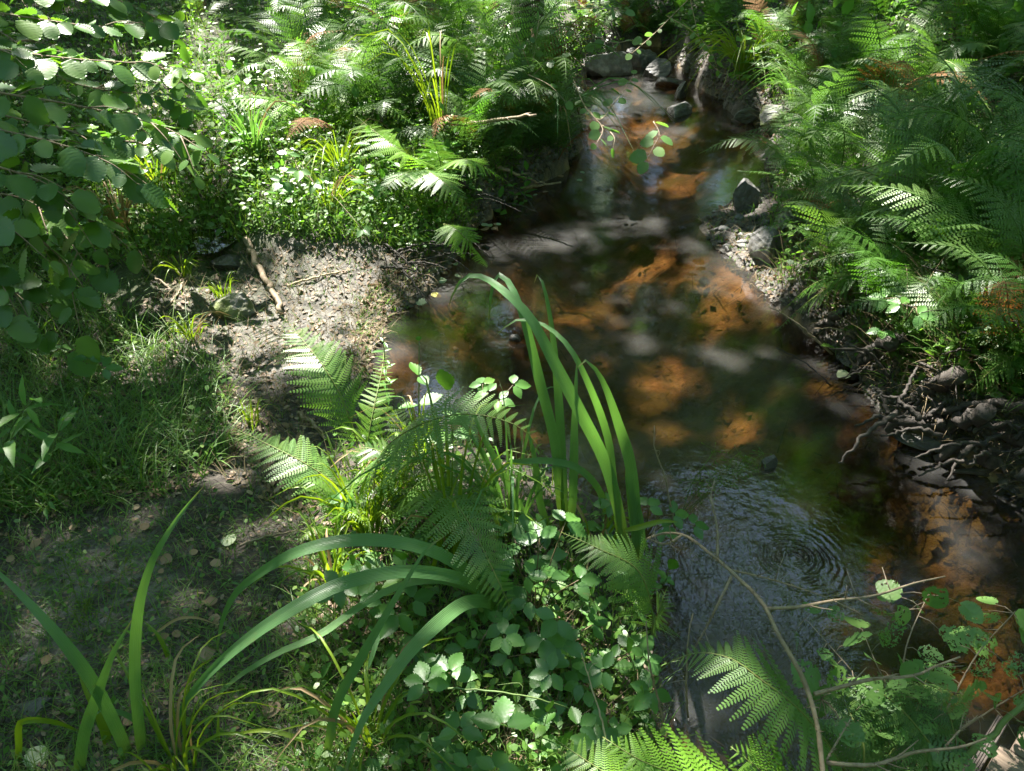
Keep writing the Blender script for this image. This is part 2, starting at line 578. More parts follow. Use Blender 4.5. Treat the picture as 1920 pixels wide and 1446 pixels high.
def mapped(nt, co, off):
    v = nt.nodes.new('ShaderNodeVectorMath'); v.operation = 'ADD'
    nt.links.new(co, v.inputs[0]); v.inputs[1].default_value = off
    return v.outputs[0]


# rings on the water: centre (photo pixel), wavelength, reach, strength
RINGS = [(1490, 1045, .021, .24, .7), (1285, 960, .024, .2, .5), (960, 607, .05, .14, .5), (1238, 585, .035, .12, .5), (1130, 355, .05, .15, .4)]


def water_material():
    m, N, L = new_mat('stream_water')
    nt = m.node_tree
    N.remove(N['Principled BSDF'])
    pos = N.new('ShaderNodeNewGeometry').outputs['Position']
    sx = N.new('ShaderNodeSeparateXYZ'); L.new(pos, sx.inputs[0])
    h = None
    for u, v, wl, reach, st in RINGS:
        c = P(u, v)
        dx = math_n(nt, 'SUBTRACT', sx.outputs[0], float(c[0])); dy = math_n(nt, 'SUBTRACT', sx.outputs[1], float(c[1]))
        d = math_n(nt, 'SQRT', math_n(nt, 'ADD', math_n(nt, 'MULTIPLY', dx, dx), math_n(nt, 'MULTIPLY', dy, dy)))
        d = math_n(nt, 'ADD', d, math_n(nt, 'MULTIPLY', noise(nt, 6, 3, .5, pos), .07))
        w = math_n(nt, 'SINE', math_n(nt, 'MULTIPLY', d, 2 * math.pi / wl))
        k = N.new('ShaderNodeMapRange'); k.interpolation_type = 'SMOOTHSTEP'
        L.new(d, k.inputs[0]); k.inputs[1].default_value = reach * .15; k.inputs[2].default_value = reach
        k.inputs[3].default_value = st; k.inputs[4].default_value = 0
        w = math_n(nt, 'MULTIPLY', w, k.outputs[0])
        w = math_n(nt, 'MULTIPLY', w, ramp(nt, noise(nt, 14, 3, .6, pos), [(.42, (.0, .0, .0)), (.6, (1, 1, 1))]))
        h = w if h is None else math_n(nt, 'ADD', h, w)
    nb = bump(nt, h, .8, .0035)
    tr = noise(nt, 26, 5, .6, pos)
    nb = bump(nt, tr, .16, .004, nb)
    wv = noise(nt, 5.5, 3, .5, pos)
    nb = bump(nt, wv, .10, .02, nb)
    # quicker, rougher water at the stones upstream and in the near riffle
    def choppy(u, v, r, scale, st, prev):
        c = P(u, v)
        dx = math_n(nt, 'SUBTRACT', sx.outputs[0], float(c[0])); dy = math_n(nt, 'SUBTRACT', sx.outputs[1], float(c[1]))
        d = math_n(nt, 'SQRT', math_n(nt, 'ADD', math_n(nt, 'MULTIPLY', dx, dx), math_n(nt, 'MULTIPLY', dy, dy)))
        k = N.new('ShaderNodeMapRange'); L.new(d, k.inputs[0])
        k.inputs[1].default_value = r * .3; k.inputs[2].default_value = r; k.inputs[3].default_value = 1; k.inputs[4].default_value = 0
        return bump(nt, math_n(nt, 'MULTIPLY', noise(nt, scale, 4, .6, pos), k.outputs[0]), st, .02, prev)
    nb = choppy(1190, 150, .9, 14, .35, nb)
    nb = choppy(1330, 1030, .55, 11, .35, choppy(1330, 1040, .45, 26, .2, nb))
    nb = choppy(1400, 1330, .4, 30, .5, nb)
    fr = N.new('ShaderNodeFresnel'); fr.inputs[0].default_value = 1.5
    L.new(nb, fr.inputs['Normal'])
    t = N.new('ShaderNodeBsdfTransparent'); t.inputs[0].default_value = (.37, .30, .21, 1)
    d = N.new('ShaderNodeBsdfDiffuse')
    L.new(ramp(nt, noise(nt, 3, 4, .6, pos), [(.3, (.42, .40, .36)), (.7, (.60, .60, .60))]), d.inputs[0])
    g = N.new('ShaderNodeBsdfGlossy'); g.inputs['Roughness'].default_value = .03
    g.inputs[0].default_value = (1, 1, 1, 1)
    L.new(nb, g.inputs['Normal'])
    a = N.new('ShaderNodeMixShader')
    L.new(ramp(nt, noise(nt, 2.1, 4, .6, pos), [(.38, (.003, .003, .003)), (.70, (.070, .070, .070))]), a.inputs[0])
    L.new(t.outputs[0], a.inputs[1]); L.new(d.outputs[0], a.inputs[2])
    b = N.new('ShaderNodeMixShader')
    L.new(fr.outputs[0], b.inputs[0]); L.new(a.outputs[0], b.inputs[1]); L.new(g.outputs[0], b.inputs[2])
    L.new(b.outputs[0], N['Material Output'].inputs[0])
    return m


M_WATER = water_material()
M_GROUND = ground_material()

# ------------------------------------------------------------------ setting: ground, water
nx, ny = len(gx), len(gy)
I = np.arange(nx * ny).reshape(ny, nx)
GF = np.stack([I[:-1, :-1].ravel(), I[:-1, 1:].ravel(), I[1:, 1:].ravel(), I[1:, :-1].ravel()], -1)
GV = np.stack([XX.ravel(), YY.ravel(), ZZ], -1)
gme = mesh_of('ground', GV, GF, M_GROUND)
sdv, _, _ = stream_sd(GV[:, 0], GV[:, 1])


def blob_mask(V, blobs, z=.1, soft=.35):
    m = np.zeros(len(V))
    for u, v, ru, rv in blobs:
        c = P(u, v, z)[:2]; a = P(u + ru, v, z)[:2] - c; b = P(u, v - rv, z)[:2] - c
        A = np.linalg.inv(np.stack([a, b], -1))
        q = (V[:, :2] - c) @ A.T
        m = np.maximum(m, np.clip((1 - np.hypot(q[:, 0], q[:, 1])) / soft, 0, 1))
    return m


def add_attr(me, name, vals):
    a = me.attributes.new(name, 'FLOAT', 'POINT')
    a.data.foreach_set('value', np.asarray(vals, np.float32))


add_attr(gme, 'bed', np.clip((.006 - ZZ) / .02, 0, 1))
add_attr(gme, 'wet', np.clip(1 - np.maximum(sdv, 0) / .5, 0, 1) * .9)
add_attr(gme, 'sand', np.clip(blob_mask(GV, [(650, 560, 120, 130), (480, 560, 170, 90), (560, 470, 150, 60), (470, 640, 120, 60), (190, 1130, 190, 150),
                                            (420, 200, 60, 60)]) * (.65 + .5 * wob(GV[:, 0], GV[:, 1], 6, 2)), 0, 1))
add_attr(gme, 'moss', np.clip(np.clip((np.abs(sdv) - .5) / .8, 0, 1) * np.clip(.3 + .9 * wob(GV[:, 0], GV[:, 1], 2.2, 5), 0, 1) * (GV[:, 1] > 2.6), 0, 1))
g = put('ground', gme); g['kind'] = 'structure'

wx, wy = np.array([-1.6, 9.0]), np.array([-4.0, 17.0])
wme = mesh_of('stream_water', [(-1.3, 1.2, 0), (0.1, -4, 0), (7, -4, 0), (7, 2.2, 0), (4, 17, 0), (.4, 17, 0), (.2, 8, 0), (-1.3, 4.2, 0)],
              [(0, 1, 2, 3, 4, 5, 6, 7)], M_WATER, smooth=False)
w = put('stream_water', wme); w['kind'] = 'structure'
pc = G1(398, 432)
ring = [(pc.x + .26 * math.cos(a) * (1 + .2 * math.sin(3 * a)) , pc.y + .42 * math.sin(a) * (1 + .15 * math.cos(2 * a)), pc.z + .025) for a in np.linspace(0, 2 * math.pi, 22)[:-1]]
pw = put('puddle_water', mesh_of('puddle_water', ring, [tuple(range(21))], M_WATER, smooth=False)); pw['kind'] = 'structure'

# ------------------------------------------------------------------ the wood overhead: it shades the stream and shows in the water
# gaps of the canopy, given by where their sun patches fall: photo pixel, half width, half height, height of what they light
PATCH = [
    (1225, 250, 130, 34, 0), (1270, 305, 90, 30, 0), (1345, 205, 40, 10, 0), (1150, 305, 60, 20, 0),
    (1095, 525, 85, 42, 0), (1215, 500, 70, 42, 0), (1295, 545, 45, 32, 0), (1375, 610, 70, 30, 0), (1345, 575, 40, 28, 0), (842, 595, 36, 44, 0),
    (1235, 665, 85, 55, 0), (1225, 740, 55, 30, 0), (1395, 765, 75, 32, 0), (965, 745, 32, 26, 0),
    (1715, 890, 75, 42, 0), (1790, 960, 115, 55, 0), (1885, 1060, 140, 100, 0), (1840, 1190, 100, 90, 0), (1720, 1110, 50, 40, -.47), (1640, 1010, 30, 15, 0),
    (320, 525, 85, 48, .2), (450, 540, 55, 50, .2), (600, 505, 90, 42, .2), (690, 560, 45, 50, .1), (520, 590, 60, 18, .1), (450, 640, 80, 25, .1),
    (395, 120, 38, 75, .3), (430, 200, 60, 30, .3), (500, 235, 50, 22, .2), (300, 160, 50, 30, .4), (230, 330, 60, 20, .4), (270, 300, 40, 25, .5),
    (540, 150, 40, 40, .4), (480, 330, 40, 40, .3), (570, 380, 70, 40, .3), (540, 290, 40, 40, .3), (660, 300, 40, 40, .4),
    (620, 190, 70, 70, .6), (760, 110, 30, 40, .7), (690, 60, 40, 30, .8), (860, 60, 40, 30, .8), (960, 100, 40, 60, .7), (1060, 60, 40, 60, .8),
    (720, 270, 60, 40, .5), (810, 340, 80, 60, .45), (900, 320, 50, 30, .4), (780, 430, 60, 30, .3), (890, 480, 25, 30, .2), (840, 240, 70, 15, .5),
    (1100, 200, 40, 40, .3), (1150, 240, 60, 50, .5), (1140, 125, 45, 25, .15), (1215, 240, 30, 40, .5),
    (1390, 385, 40, 35, .1), (1390, 430, 55, 35, .05), (1430, 490, 28, 40, .1), (1460, 230, 30, 22, .2),
    (1720, 215, 80, 25, 1.0), (1700, 60, 50, 20, 1.2), (1600, 285, 70, 18, .9), (1590, 350, 55, 24, .7), (1830, 290, 40, 35, 1.0),
    (1460, 140, 40, 40, .5), (1640, 400, 90, 16, .6), (1500, 300, 30, 40, .5), 
    (1540, 540, 50, 25, .5), (1690, 660, 30, 60, .5), (1740, 570, 40, 40, .6), (1880, 640, 35, 30, .6), (1640, 560, 30, 20, .5),
    (590, 690, 45, 85, -.42), (560, 860, 75, 35, -.3), (720, 690, 25, 60, -.35), (800, 685, 40, 60, -.36), (930, 735, 55, 26, -.32), (650, 830, 50, 60, -.28), (690, 960, 90, 100, -.25), (610, 1000, 40, 40, -.2), (930, 1290, 60, 40, -.3),
    (75, 75, 30, 14, -1.08), (125, 95, 34, 12, -1.05), (185, 165, 26, 14, -.95), (20, 180, 22, 12, -1.02), (215, 205, 24, 12, -.9), (325, 200, 18, 12, -.8), (230, 325, 26, 12, -.8), (90, 215, 20, 12, -.9), (60, 20, 40, 12, -1.2), (600, 1080, 30, 60, .25), (420, 740, 30, 18, .1), (440, 860, 40, 16, .1), (560, 560, 30, 60, .15),
    (1270, 1415, 190, 50, -.5), (1895, 1410, 40, 45, -.12), (1140, 790, 12, 30, -.6), (420, 1230, 90, 30, -.44), (930, 560, 60, 30, -.87), (1360, 640, 30, 12, 0), (640, 1230, 30, 22, .15), (560, 1240, 25, 30, .1),
]
for _k in range(60):
    _u, _v = random.uniform(0, 1920), random.uniform(0, 1440)
    _r = random.uniform(3, 12) * (.6 + .6 * _v / 1446)
    if not (1000 < _u < 1900 and 560 < _v < 1200) and not (_v > 860 and random.random() < .7) and not (_u > 1400 and random.random() < .5): PATCH.append((_u, _v, _r, _r * random.uniform(.4, .8), .2))
# sky gaps seen mirrored in the water: photo pixel on the water, half width in metres at the canopy
SKYGAP = [(1240, 580, .8), (960, 590, .7), (1400, 1010, 1.1), (1320, 950, .8), (1470, 1075, 1.0), (1350, 1130, .8), (1560, 1100, .6), (1330, 1380, 1.0), (1690, 1080, .6), (1430, 1180, .7), (400, 440, 1.2)]
_s = np.array(SUN)


def canopy_keep(p):
    keep = np.ones(len(p), bool)
    jit = rng.normal(0, .16, len(p))
    for u, v, ru, rv, z in PATCH:
        if z < 0:
            z = -z
        elif z > 0:
            z = PD((u, v), [(u, v, -.18)])[0].z
        else:
            ru, rv, z = ru * .60, rv * .60, -.2
        c = P(u, v, z)[:2]; a = P(u + ru, v, z)[:2] - c; b = P(u, v - rv, z)[:2] - c
        ad = .055 if z == -.2 else .07
        a = a * (1 + ad / np.hypot(*a)); b = b * (1 + ad / np.hypot(*b))
        A = np.linalg.inv(np.stack([a, b], -1))
        t = (p[:, 2] - z) / _s[2]
        q = (p[:, :2] - _s[:2] * t[:, None] - c) @ A.T
        r = np.hypot(q[:, 0], q[:, 1])
        keep &= r > 1 + jit
    for x, y in ((2.56, 15.2), (3.4, 15.7)):
        for zt in (1.5, 2.5, 3.5, 4.5, 5.5):
            t = (p[:, 2] - zt) / _s[2]
            q = p[:, :2] - _s[:2] * t[:, None] - (x, y)
            keep &= (t < 0) | (np.hypot(q[:, 0], q[:, 1]) > .22) | (jit > .0)
    for u, v, r in SKYGAP:
        c = P(u, v, 0); d = ray(u, v) * np.array([1, 1, -1.]); d /= np.linalg.norm(d)
        w_ = p - c
        k = w_ @ d
        dist = np.linalg.norm(w_ - k[:, None] * d, axis=1)
        keep &= dist > r * (1 + 2 * jit)
    return keep


TREES = [(-9.5, 9, 9), (-7.5, 15.5, 9.5), (-2.6, 16.5, 10), (1.4, 15.6, 9.5), (2.56, 15.2, 10), (3.4, 15.7, 9), (3.9, 16.3, 9), (6.5, 17, 9.5), (9.5, 12.5, 9), (-12, 17, 10), (.6, 21, 10), (-5.5, -3.5, 9), (1.5, -6, 9.5), (7.5, -2, 9), (9.5, 5, 9)]  # all out of view; those behind the camera added to cut flat sky light
NC = 340000
cp = np.stack([rng.uniform(-12, 8, NC), rng.uniform(2.6, 20, NC), rng.uniform(6.0, 8.2, NC)], -1)
# bunch the leaves
cl = np.stack([rng.uniform(-12, 8, 900), rng.uniform(2.6, 20, 900), rng.uniform(6.0, 8.2, 900)], -1)
w_ = rng.random(NC) < .35
cp[w_] = cl[rng.integers(0, 900, w_.sum())] + rng.normal(0, .4, (w_.sum(), 3))
nb_ = 60000
back = np.stack([rng.uniform(-9, 12, nb_), rng.uniform(-9, 3.5, nb_), rng.uniform(5.6, 8.6, nb_)], -1)  # unseen leaf roof over and behind the camera, added for contrast below
back = np.concatenate([back, np.stack([rng.uniform(5, 13, 30000), rng.uniform(2, 14, 30000), rng.uniform(5.6, 8.6, 30000)], -1)])
cg = np.stack([rng.uniform(-9, 13, 160), rng.uniform(-9, 14, 160)], -1)
back = back[np.min([np.hypot(back[:, 0] - a, back[:, 1] - b) for a, b in cg], 0) > .58]      # openings in the leaf roof, sized for the sky light they let in
cp = np.concatenate([cp, back])
cp = cp[canopy_keep(cp)]
LEAF4 = (np.array([(0, 0, 0), (.45, .34, .05), (1, 0, -.08), (.45, -.34, .05)]), np.array([(0, 1, 2, 3)]), 4)
own = np.argmin([np.hypot(cp[:, 0] - x, cp[:, 1] - y) for x, y, h in TREES], 0)
TREE_LABEL = 'tall leafy tree out of view that shades the stream and shows in its water'
for i, (x, y, h) in enumerate(TREES):
    z0 = ground(x, y)
    t = thing('tree', TREE_LABEL, 'tree', (x, y, z0 - .1), 'trees of the wood around the stream')
    c = crom([(x, y, z0 - .1), (x + random.uniform(-.2, .2), y, 2.5), (x + random.uniform(-.3, .3), y + .2, 5), (x, y, h)], 12)
    V, F = tube(c, random.uniform(.12, .2), .04, 10, wob_r=.12)
    part_world('trunk', V, F, M_BARK, t)
    V, F = [], []
    mine = cp[own == i]
    for k in range(14):
        q = Vector(mine[random.randrange(len(mine))]) if len(mine) else Vector((x + 1, y, 7))
        s = c[random.randrange(5, 11)]
        tube(crom([s, s.lerp(q, .5) + Vector((0, 0, -.3)), q], 7), .045, .01, 5, V, F)
    part_world('limb', V, F, M_BARK, t)
    if len(mine):
        mm = rand_mats(mine, .125, .55)
        mm[:, :, 3] -= np.array(t.location)
        o = scatter_mesh('crown', LEAF4, mm, M_CANOPY, None, t)
    # ivy and moss leaves up the trunk
    ns = 2200 if y < 16.5 and 1 < x < 4 else 700
    hh = rng.uniform(.3, 7, ns); an = rng.uniform(0, 6.28, ns)
    iv = np.stack([x + (.2 + .28 * rng.random(ns) ** 2) * np.cos(an), y + (.2 + .28 * rng.random(ns) ** 2) * np.sin(an), hh + z0], -1)
    mm = rand_mats(iv, .13, 1.2); mm[:, :, 3] -= np.array(t.location)
    scatter_mesh('ivy', LEAF4, mm, M_CANOPY, None, t)
# unseen ring of wood, added to block low sky light and darken reflections
nf = 64000
a = rng.uniform(-math.pi, math.pi, nf)
r = rng.uniform(21, 27, nf) - 7 * (np.abs(a) > 1.5)
far = np.stack([r * np.sin(a), 1 + r * np.cos(a), rng.uniform(0, 1, nf) ** 1.2 * 13], -1)
far = far[canopy_keep(far)]
o = scatter_mesh('far_wood', LEAF4, rand_mats(far, .62, .9), M_CANOPY)
tag(o, 'unseen green mass of the wood all round, added to close off low sky', 'woodland')

# ------------------------------------------------------------------ leaf and fern pieces
def leaf_tpl(prof, n=6, m=2, serr=0.0, vein=0.0, fold=.15, droop=.15, sweep=.35, curl=0.0):
    V, F = [], []
    for i in range(n + 1):
        t = i / n
        w = prof(t)
        s = 1 + (serr if i % 2 else -serr) * (0 < i < n)
        for j in range(-m, m + 1):
            f = abs(j) / m
            y = w * (j / m) * (s if abs(j) == m else 1)
            x = t + sweep * abs(y) * (1 - t) - .04 * f * (1 if i == 0 else 0)
            z = fold * abs(y) - droop * t * t - curl * y * y * 4 + vein * (1 if i % 2 else -1) * f * (0 < i < n)
            V.append((x, y, z))
    k = 2 * m + 1
    for i in range(n):
        for j in range(2 * m):
            a = i * k + j
            F.append((a, a + k, a + k + 1, a + 1))
    return np.array(V), np.array(F), 4


def pr_round(t): return .44 * math.sin(math.pi * min(1, .06 + .94 * t) ** .8) ** .55 if t < .995 else .01
def pr_ovate(t): return .33 * math.sin(math.pi * min(1, .03 + .97 * t) ** .75) ** .85 if t < .995 else .005
def pr_oval(t): return .30 * math.sin(math.pi * t) ** .7 + .004
def pr_lance(t): return .15 * math.sin(math.pi * min(1, .02 + .98 * t) ** .7) ** .9 if t < .995 else .003


def tmesh(name, tpl, mat):
    return mesh_of(name, tpl[0], tpl[1], mat)


T_HAZEL = [leaf_tpl(pr_round, 16, 2, .075, .028, .12, d, .3, c) for d, c in ((.12, .02), (.25, .1), (.05, -.05))]
T_OVATE = [leaf_tpl(pr_ovate, 14, 2, .09, .022, .2, d, .35, c) for d, c in ((.15, .05), (.3, .1), (.08, -.05))]
T_ROUNDLET = [leaf_tpl(pr_round, 8, 2, .05, .01, .1, d, .2, .05) for d in (.1, .2)]
T_LANCE = [leaf_tpl(pr_lance, 8, 1, .05, .008, .25, d, .3) for d in (.2, .45)]
T_SMALL = leaf_tpl(pr_oval, 3, 1, 0, 0, .2, .15, .2)

ME_HAZEL = [tmesh('hazel_leaf', t, M_HAZEL) for t in T_HAZEL]
ME_BRAMBLE = [tmesh('bramble_leaf', t, M_BRAMBLE) for t in T_OVATE]
ME_HERB = [tmesh('herb_leaf', t, M_HERB) for t in T_OVATE]
ME_LANCE = [tmesh('lance_leaf', t, M_HERB) for t in T_LANCE]
ME_ALDER = [tmesh('alder_leaf', t, M_ALDER) for t in T_ROUNDLET]


def pinna_tpl(n, width=.17, droop=.12, shape=2, lobed=True):
    """one pinna: midrib along +X with n pairs of pinnules"""
    V, F = [], []

    def quadleaf(b, d, nrm, L, w):
        s = d.cross(nrm).normalized()
        i = len(V)
        if shape == 2:
            V.extend([b - s * w * .55, b + d * L * .5 - s * w, b + d * L * .92 - s * w * .45, b + d * L, b + d * L * .92 + s * w * .45, b + d * L * .5 + s * w, b + s * w * .55])
            F.extend([(i, i + 1, i + 5, i + 6), (i + 1, i + 2, i + 4, i + 5), (i + 2, i + 3, i + 3, i + 4)])
        else:
            V.extend([b - s * w * .5, b + d * L * .55 - s * w, b + d * L, b + d * L * .55 + s * w])
            F.append((i, i + 1, i + 2, i + 3))
    for k in range(n):
        t = (k + .4) / n
        L = width * (1 - t) ** .62 * (1.0 if k else .85)
        z = -droop * t * t
        b = Vector((t, 0, z))
        for sgn in (1, -1):
            dv = Vector((.42, sgn, -.12)).normalized()
            quadleaf(b, dv, Vector((.15, 0, 1)), L + .012, .33 / n)
    # midrib and tip
    i = len(V)
    V.extend([Vector((0, -.012, 0)), Vector((.5, -.008, -droop * .25)), Vector((1, 0, -droop)), Vector((.5, .008, -droop * .25)), Vector((0, .012, 0))])
    F.append((i, i + 1, i + 3, i + 4))
    F.append((i + 1, i + 2, i + 2, i + 3))
    F = [f if len(set(f)) == 4 else f for f in F]
    Q = [tuple(dict.fromkeys(f)) for f in F]
    return np.array([tuple(v) for v in V]), Q


def tri(Q):
    out = []
    for f in Q:
        for i in range(1, len(f) - 1): out.append((f[0], f[i], f[i + 1]))
    return np.array(out)


PIN_NEAR = [pinna_tpl(n, w, d, 2) for n, w, d in ((15, .16, .12), (15, .155, .24), (14, .165, .05))]
PIN_MID = pinna_tpl(10, .16, .14, 1)
PIN_FAR = pinna_tpl(7, .17, .14, 1)
PMESH = {}


def pinna_mesh(mat, k):
    if (mat.name, k) not in PMESH:
        V, Q = PIN_NEAR[k]
        PMESH[(mat.name, k)] = mesh_of('pinna', V, Q, mat)
    return PMESH[(mat.name, k)]


def frond_slots(c, n_pairs, max_len, up, roll=0.0, start=.12, peak=.3, ang=68):
    """where the pinnae sit along a curved stalk c (list of Vectors)"""
    T = tangents(c)
    N = len(c)
    out = []
    for k in range(n_pairs):
        f = (k + .5) / n_pairs
        t = start + (1 - start) * (1 - (1 - f) ** 1.12)
        x = t * (N - 1)
        i = min(int(x), N - 2)
        p = c[i].lerp(c[i + 1], x - i)
        tg = T[i].lerp(T[i + 1], x - i).normalized()
        n = Vector(up) - tg * Vector(up).dot(tg)
        if n.length < 1e-3: n = tg.orthogonal()
        n.normalize()
        if roll: n = Matrix.Rotation(roll, 3, tg) @ n
        s = tg.cross(n)
        g = (t - start) / (1 - start)
        if g < peak: L = .55 + .45 * math.sin(.5 * math.pi * g / peak)
        else: L = max(.03, (1 - (g - peak) / (1 - peak))) ** .85
        L *= max_len
        for sg in (1, -1):
            a = math.radians(ang - 18 * g + random.uniform(-5, 5))
            d = tg * math.cos(a) + s * (sg * math.sin(a)) - n * random.uniform(.02, .2)
            nn = n + tg * random.uniform(-.1, .25) + s * random.uniform(-.15, .15)
            out.append((p, d.normalized(), nn, L * random.uniform(.9, 1.08)))
    return out


def hero_frond(parent, pts, max_len, n_pairs=24, mat=None, up=(0, 0, 1), roll=0.0, start=.1, peak=.3, label=None, r=.0026, ang=68):
    mat = mat or M_FERN
    c = crom(pts, 26)
    V, F = tube(c, r, r * .3, 5)
    fr = part_world('frond', V, F, M_RACHIS, parent)
    if label: fr['label'] = label
    off = Vector(parent.location)
    for p, d, n, L in frond_slots(c, n_pairs, max_len, up, roll, start, peak, ang):
        put('pinna', pinna_mesh(mat, random.randrange(3)), fr, frame(p - off, d, n, L, L * random.uniform(.72, .9)))
    return fr


def frond_variant(mat, far, arch, n_pairs, curl):
    """whole frond as one mesh: unit length along +X, rising then arching over"""
    pts = [(0, 0, 0), (.12, .0, .30 * arch), (.34, .02 * curl, .58 * arch), (.66, .05 * curl, .66 * arch), (.96, .10 * curl, .46 * arch)]
    c = crom(pts, 18)
    V, F = tube(c, .006, .002, 4)
    V = [tuple(v) for v in V]
    PV, PQ = PIN_FAR if far else PIN_MID
    for p, d, n, L in frond_slots(c, n_pairs, .24, (0, 0, 1), 0, .18, .3):
        M = frame(p, d, n, L, L * .95)
        b = len(V)
        V.extend([tuple(M @ Vector(q)) for q in PV])
        F.extend([tuple(b + i for i in f) for f in PQ])
    return mesh_of('frond', np.array(V), F, mat)


FV = {}
for key, mat in (('green', M_FERN_MID), ('pale', M_FERN_PALE), ('lime', M_FERN_LIME), ('dark', M_FERN), ('rust', M_FERN_BROWN)):
    FV[key] = [frond_variant(mat, False, a, 22, cu) for a, cu in ((.9, 1), (1.15, -1), (.6, -1.5), (.75, 1.6))]


def fern(base, n, size, key, label, group=None, aim=None, spread=math.pi, lift=(.5, 1.2)):
    t = thing('fern', label, 'fern', base, group)
    a0 = random.uniform(0, 6.28)
    for k in range(n):
        a = a0 + 2 * math.pi * k / n + random.uniform(-.35, .35) if aim is None else aim + random.uniform(-spread, spread) / 2
        tilt = random.uniform(-.28, .28) - random.uniform(*lift) * .35
        M = Matrix.Rotation(a, 4, 'Z') @ Matrix.Rotation(tilt, 4, 'Y') @ Matrix.Rotation(random.uniform(-.35, .35), 4, 'X') @ Matrix.Scale(size * random.uniform(.7, 1.1), 4)
        fr = put('frond', random.choice(FV['rust' if random.random() < .05 else key]), t, M)
        if fr.data in FV['rust'] and key != 'rust': fr['label'] = 'withered brown frond'
    return t


def blade_mesh(pts, w, n=22, roll=0.0, fold=.25, prof=None, face=None):
    """a long strap leaf through pts; w is its full width; face is the way its flat side looks"""
    c = crom(pts, n)
    T = tangents(c)
    V, F, UV = [], [], []
    for i, (p, t) in enumerate(zip(c, T)):
        f = i / (n - 1)
        ww = (prof(f) if prof else (min(1, .55 + f * 2.2) * min(1, ((1 - f) / .45)) ** .75)) * w * .5
        to = Vector((CAMP - np.array(p))) if face is None else Vector(face)
        nrm = (to - t * to.dot(t))
        nrm = nrm.normalized() if nrm.length > 1e-4 else t.orthogonal()
        nrm = Matrix.Rotation(roll, 3, t) @ nrm
        s = t.cross(nrm)
        for j in (-1, -.5, 0, .5, 1):
            V.append(p + s * (ww * j) + nrm * (fold * ww * (abs(j) - .5)))
            UV.append((j * .5 + .5, f))
    for i in range(n - 1):
        for j in range(4):
            a = i * 5 + j
            F.append((a, a + 1, a + 6, a + 5))
    return np.array([tuple(v) for v in V]), np.array(F), np.array(UV)


def blade(parent, pts, w, mat=None, roll=.35, n=22, fold=.25, label=None, name='blade', prof=None):
    V, F, UV = blade_mesh(pts, w, n, roll, fold, prof)
    o = part_world(name, V, F, mat or M_IRIS, parent, UV)
    if label: o['label'] = label
    return o


def sprig(parent, pts, meshes, spacing, size, stem_mat, r=.003, opposite=False, start=.1, up=(0, 0, 1), tilt=.5, droop=.2, stalk=.25, tip=True, n=16, grow=None):
    """a stem with leaves along it; each leaf its own part"""
    c = crom(pts, n)
    T = tangents(c)
    V, F = tube(c, r, r * .4, 5)
    L = sum((b - a).length for a, b in zip(c, c[1:]))
    off = Vector(parent.location)
    k = max(1, int(L * (1 - start) / spacing))
    lv = []
    for q in range(k + 1):
        f = start + (1 - start) * q / max(k, 1)
        x = f * (n - 1); i = min(int(x), n - 2)
        p = c[i].lerp(c[i + 1], x - i); t = T[i]
        s = t.cross(Vector(up))
        s = s.normalized() if s.length > 1e-3 else t.orthogonal()
        last = tip and q == k
        for sg in ((1, -1) if opposite else ((1,) if q % 2 else (-1,))):
            if last and sg == -1 and opposite: continue
            sz = size * random.uniform(.55, 1.2) * (grow(f) if grow else 1)
            if opposite and q % 2 and not last:
                b = t.cross(s)
                d = b * sg + t * .35
            else:
                d = s * sg * (0.15 if last else 1) + t * (.9 if last else random.uniform(.25, .6))
            d = d + Vector((random.uniform(-.2, .2), random.uniform(-.2, .2), -droop + random.uniform(-.15, .15)))
            d.normalize()
            nrm = Vector(up) + Vector((random.gauss(0, tilt), random.gauss(0, tilt), 0))
            p2 = p + d * sz * stalk
            if stalk > .05: tube([p, p.lerp(p2, .5) + Vector((0, 0, .004)), p2], r * .4, r * .3, 3, V, F)
            lv.append((p2, d, nrm, sz))
    st = part_world('stem', V, F, stem_mat, parent)
    for p2, d, nrm, sz in lv:
        put('leaf', random.choice(meshes), parent, frame(p2 - off, d, nrm, sz))
    return st


def in_poly(u, v, poly):
    p = np.array(poly, float); ins = np.zeros(len(u), bool)
    for i in range(len(p)):
        a, b = p[i], p[(i + 1) % len(p)]
        c = (a[1] > v) != (b[1] > v)
        with np.errstate(divide='ignore', invalid='ignore'):
            ins ^= c & (u < (b[0] - a[0]) * (v - a[1]) / (b[1] - a[1]) + a[0])
    return ins


def spread_px(poly, n, near=None):
    """n spots on the ground inside a region of the view"""
    p = np.array(poly, float)
    lo, hi = p.min(0), p.max(0)
    u = rng.uniform(lo[0], hi[0], n * 3); v = rng.uniform(lo[1], hi[1], n * 3)
    k = in_poly(u, v, poly)
    u, v = u[k][:n], v[k][:n]
    q = G(u, v)
    d, _, _ = stream_sd(q[:, 0], q[:, 1])
    if near == 'bed': return q[d < -.05]
    if near: return q[(d > .0) & (d < near)]
    return q[(d > .03) & (q[:, 1] < 20)]


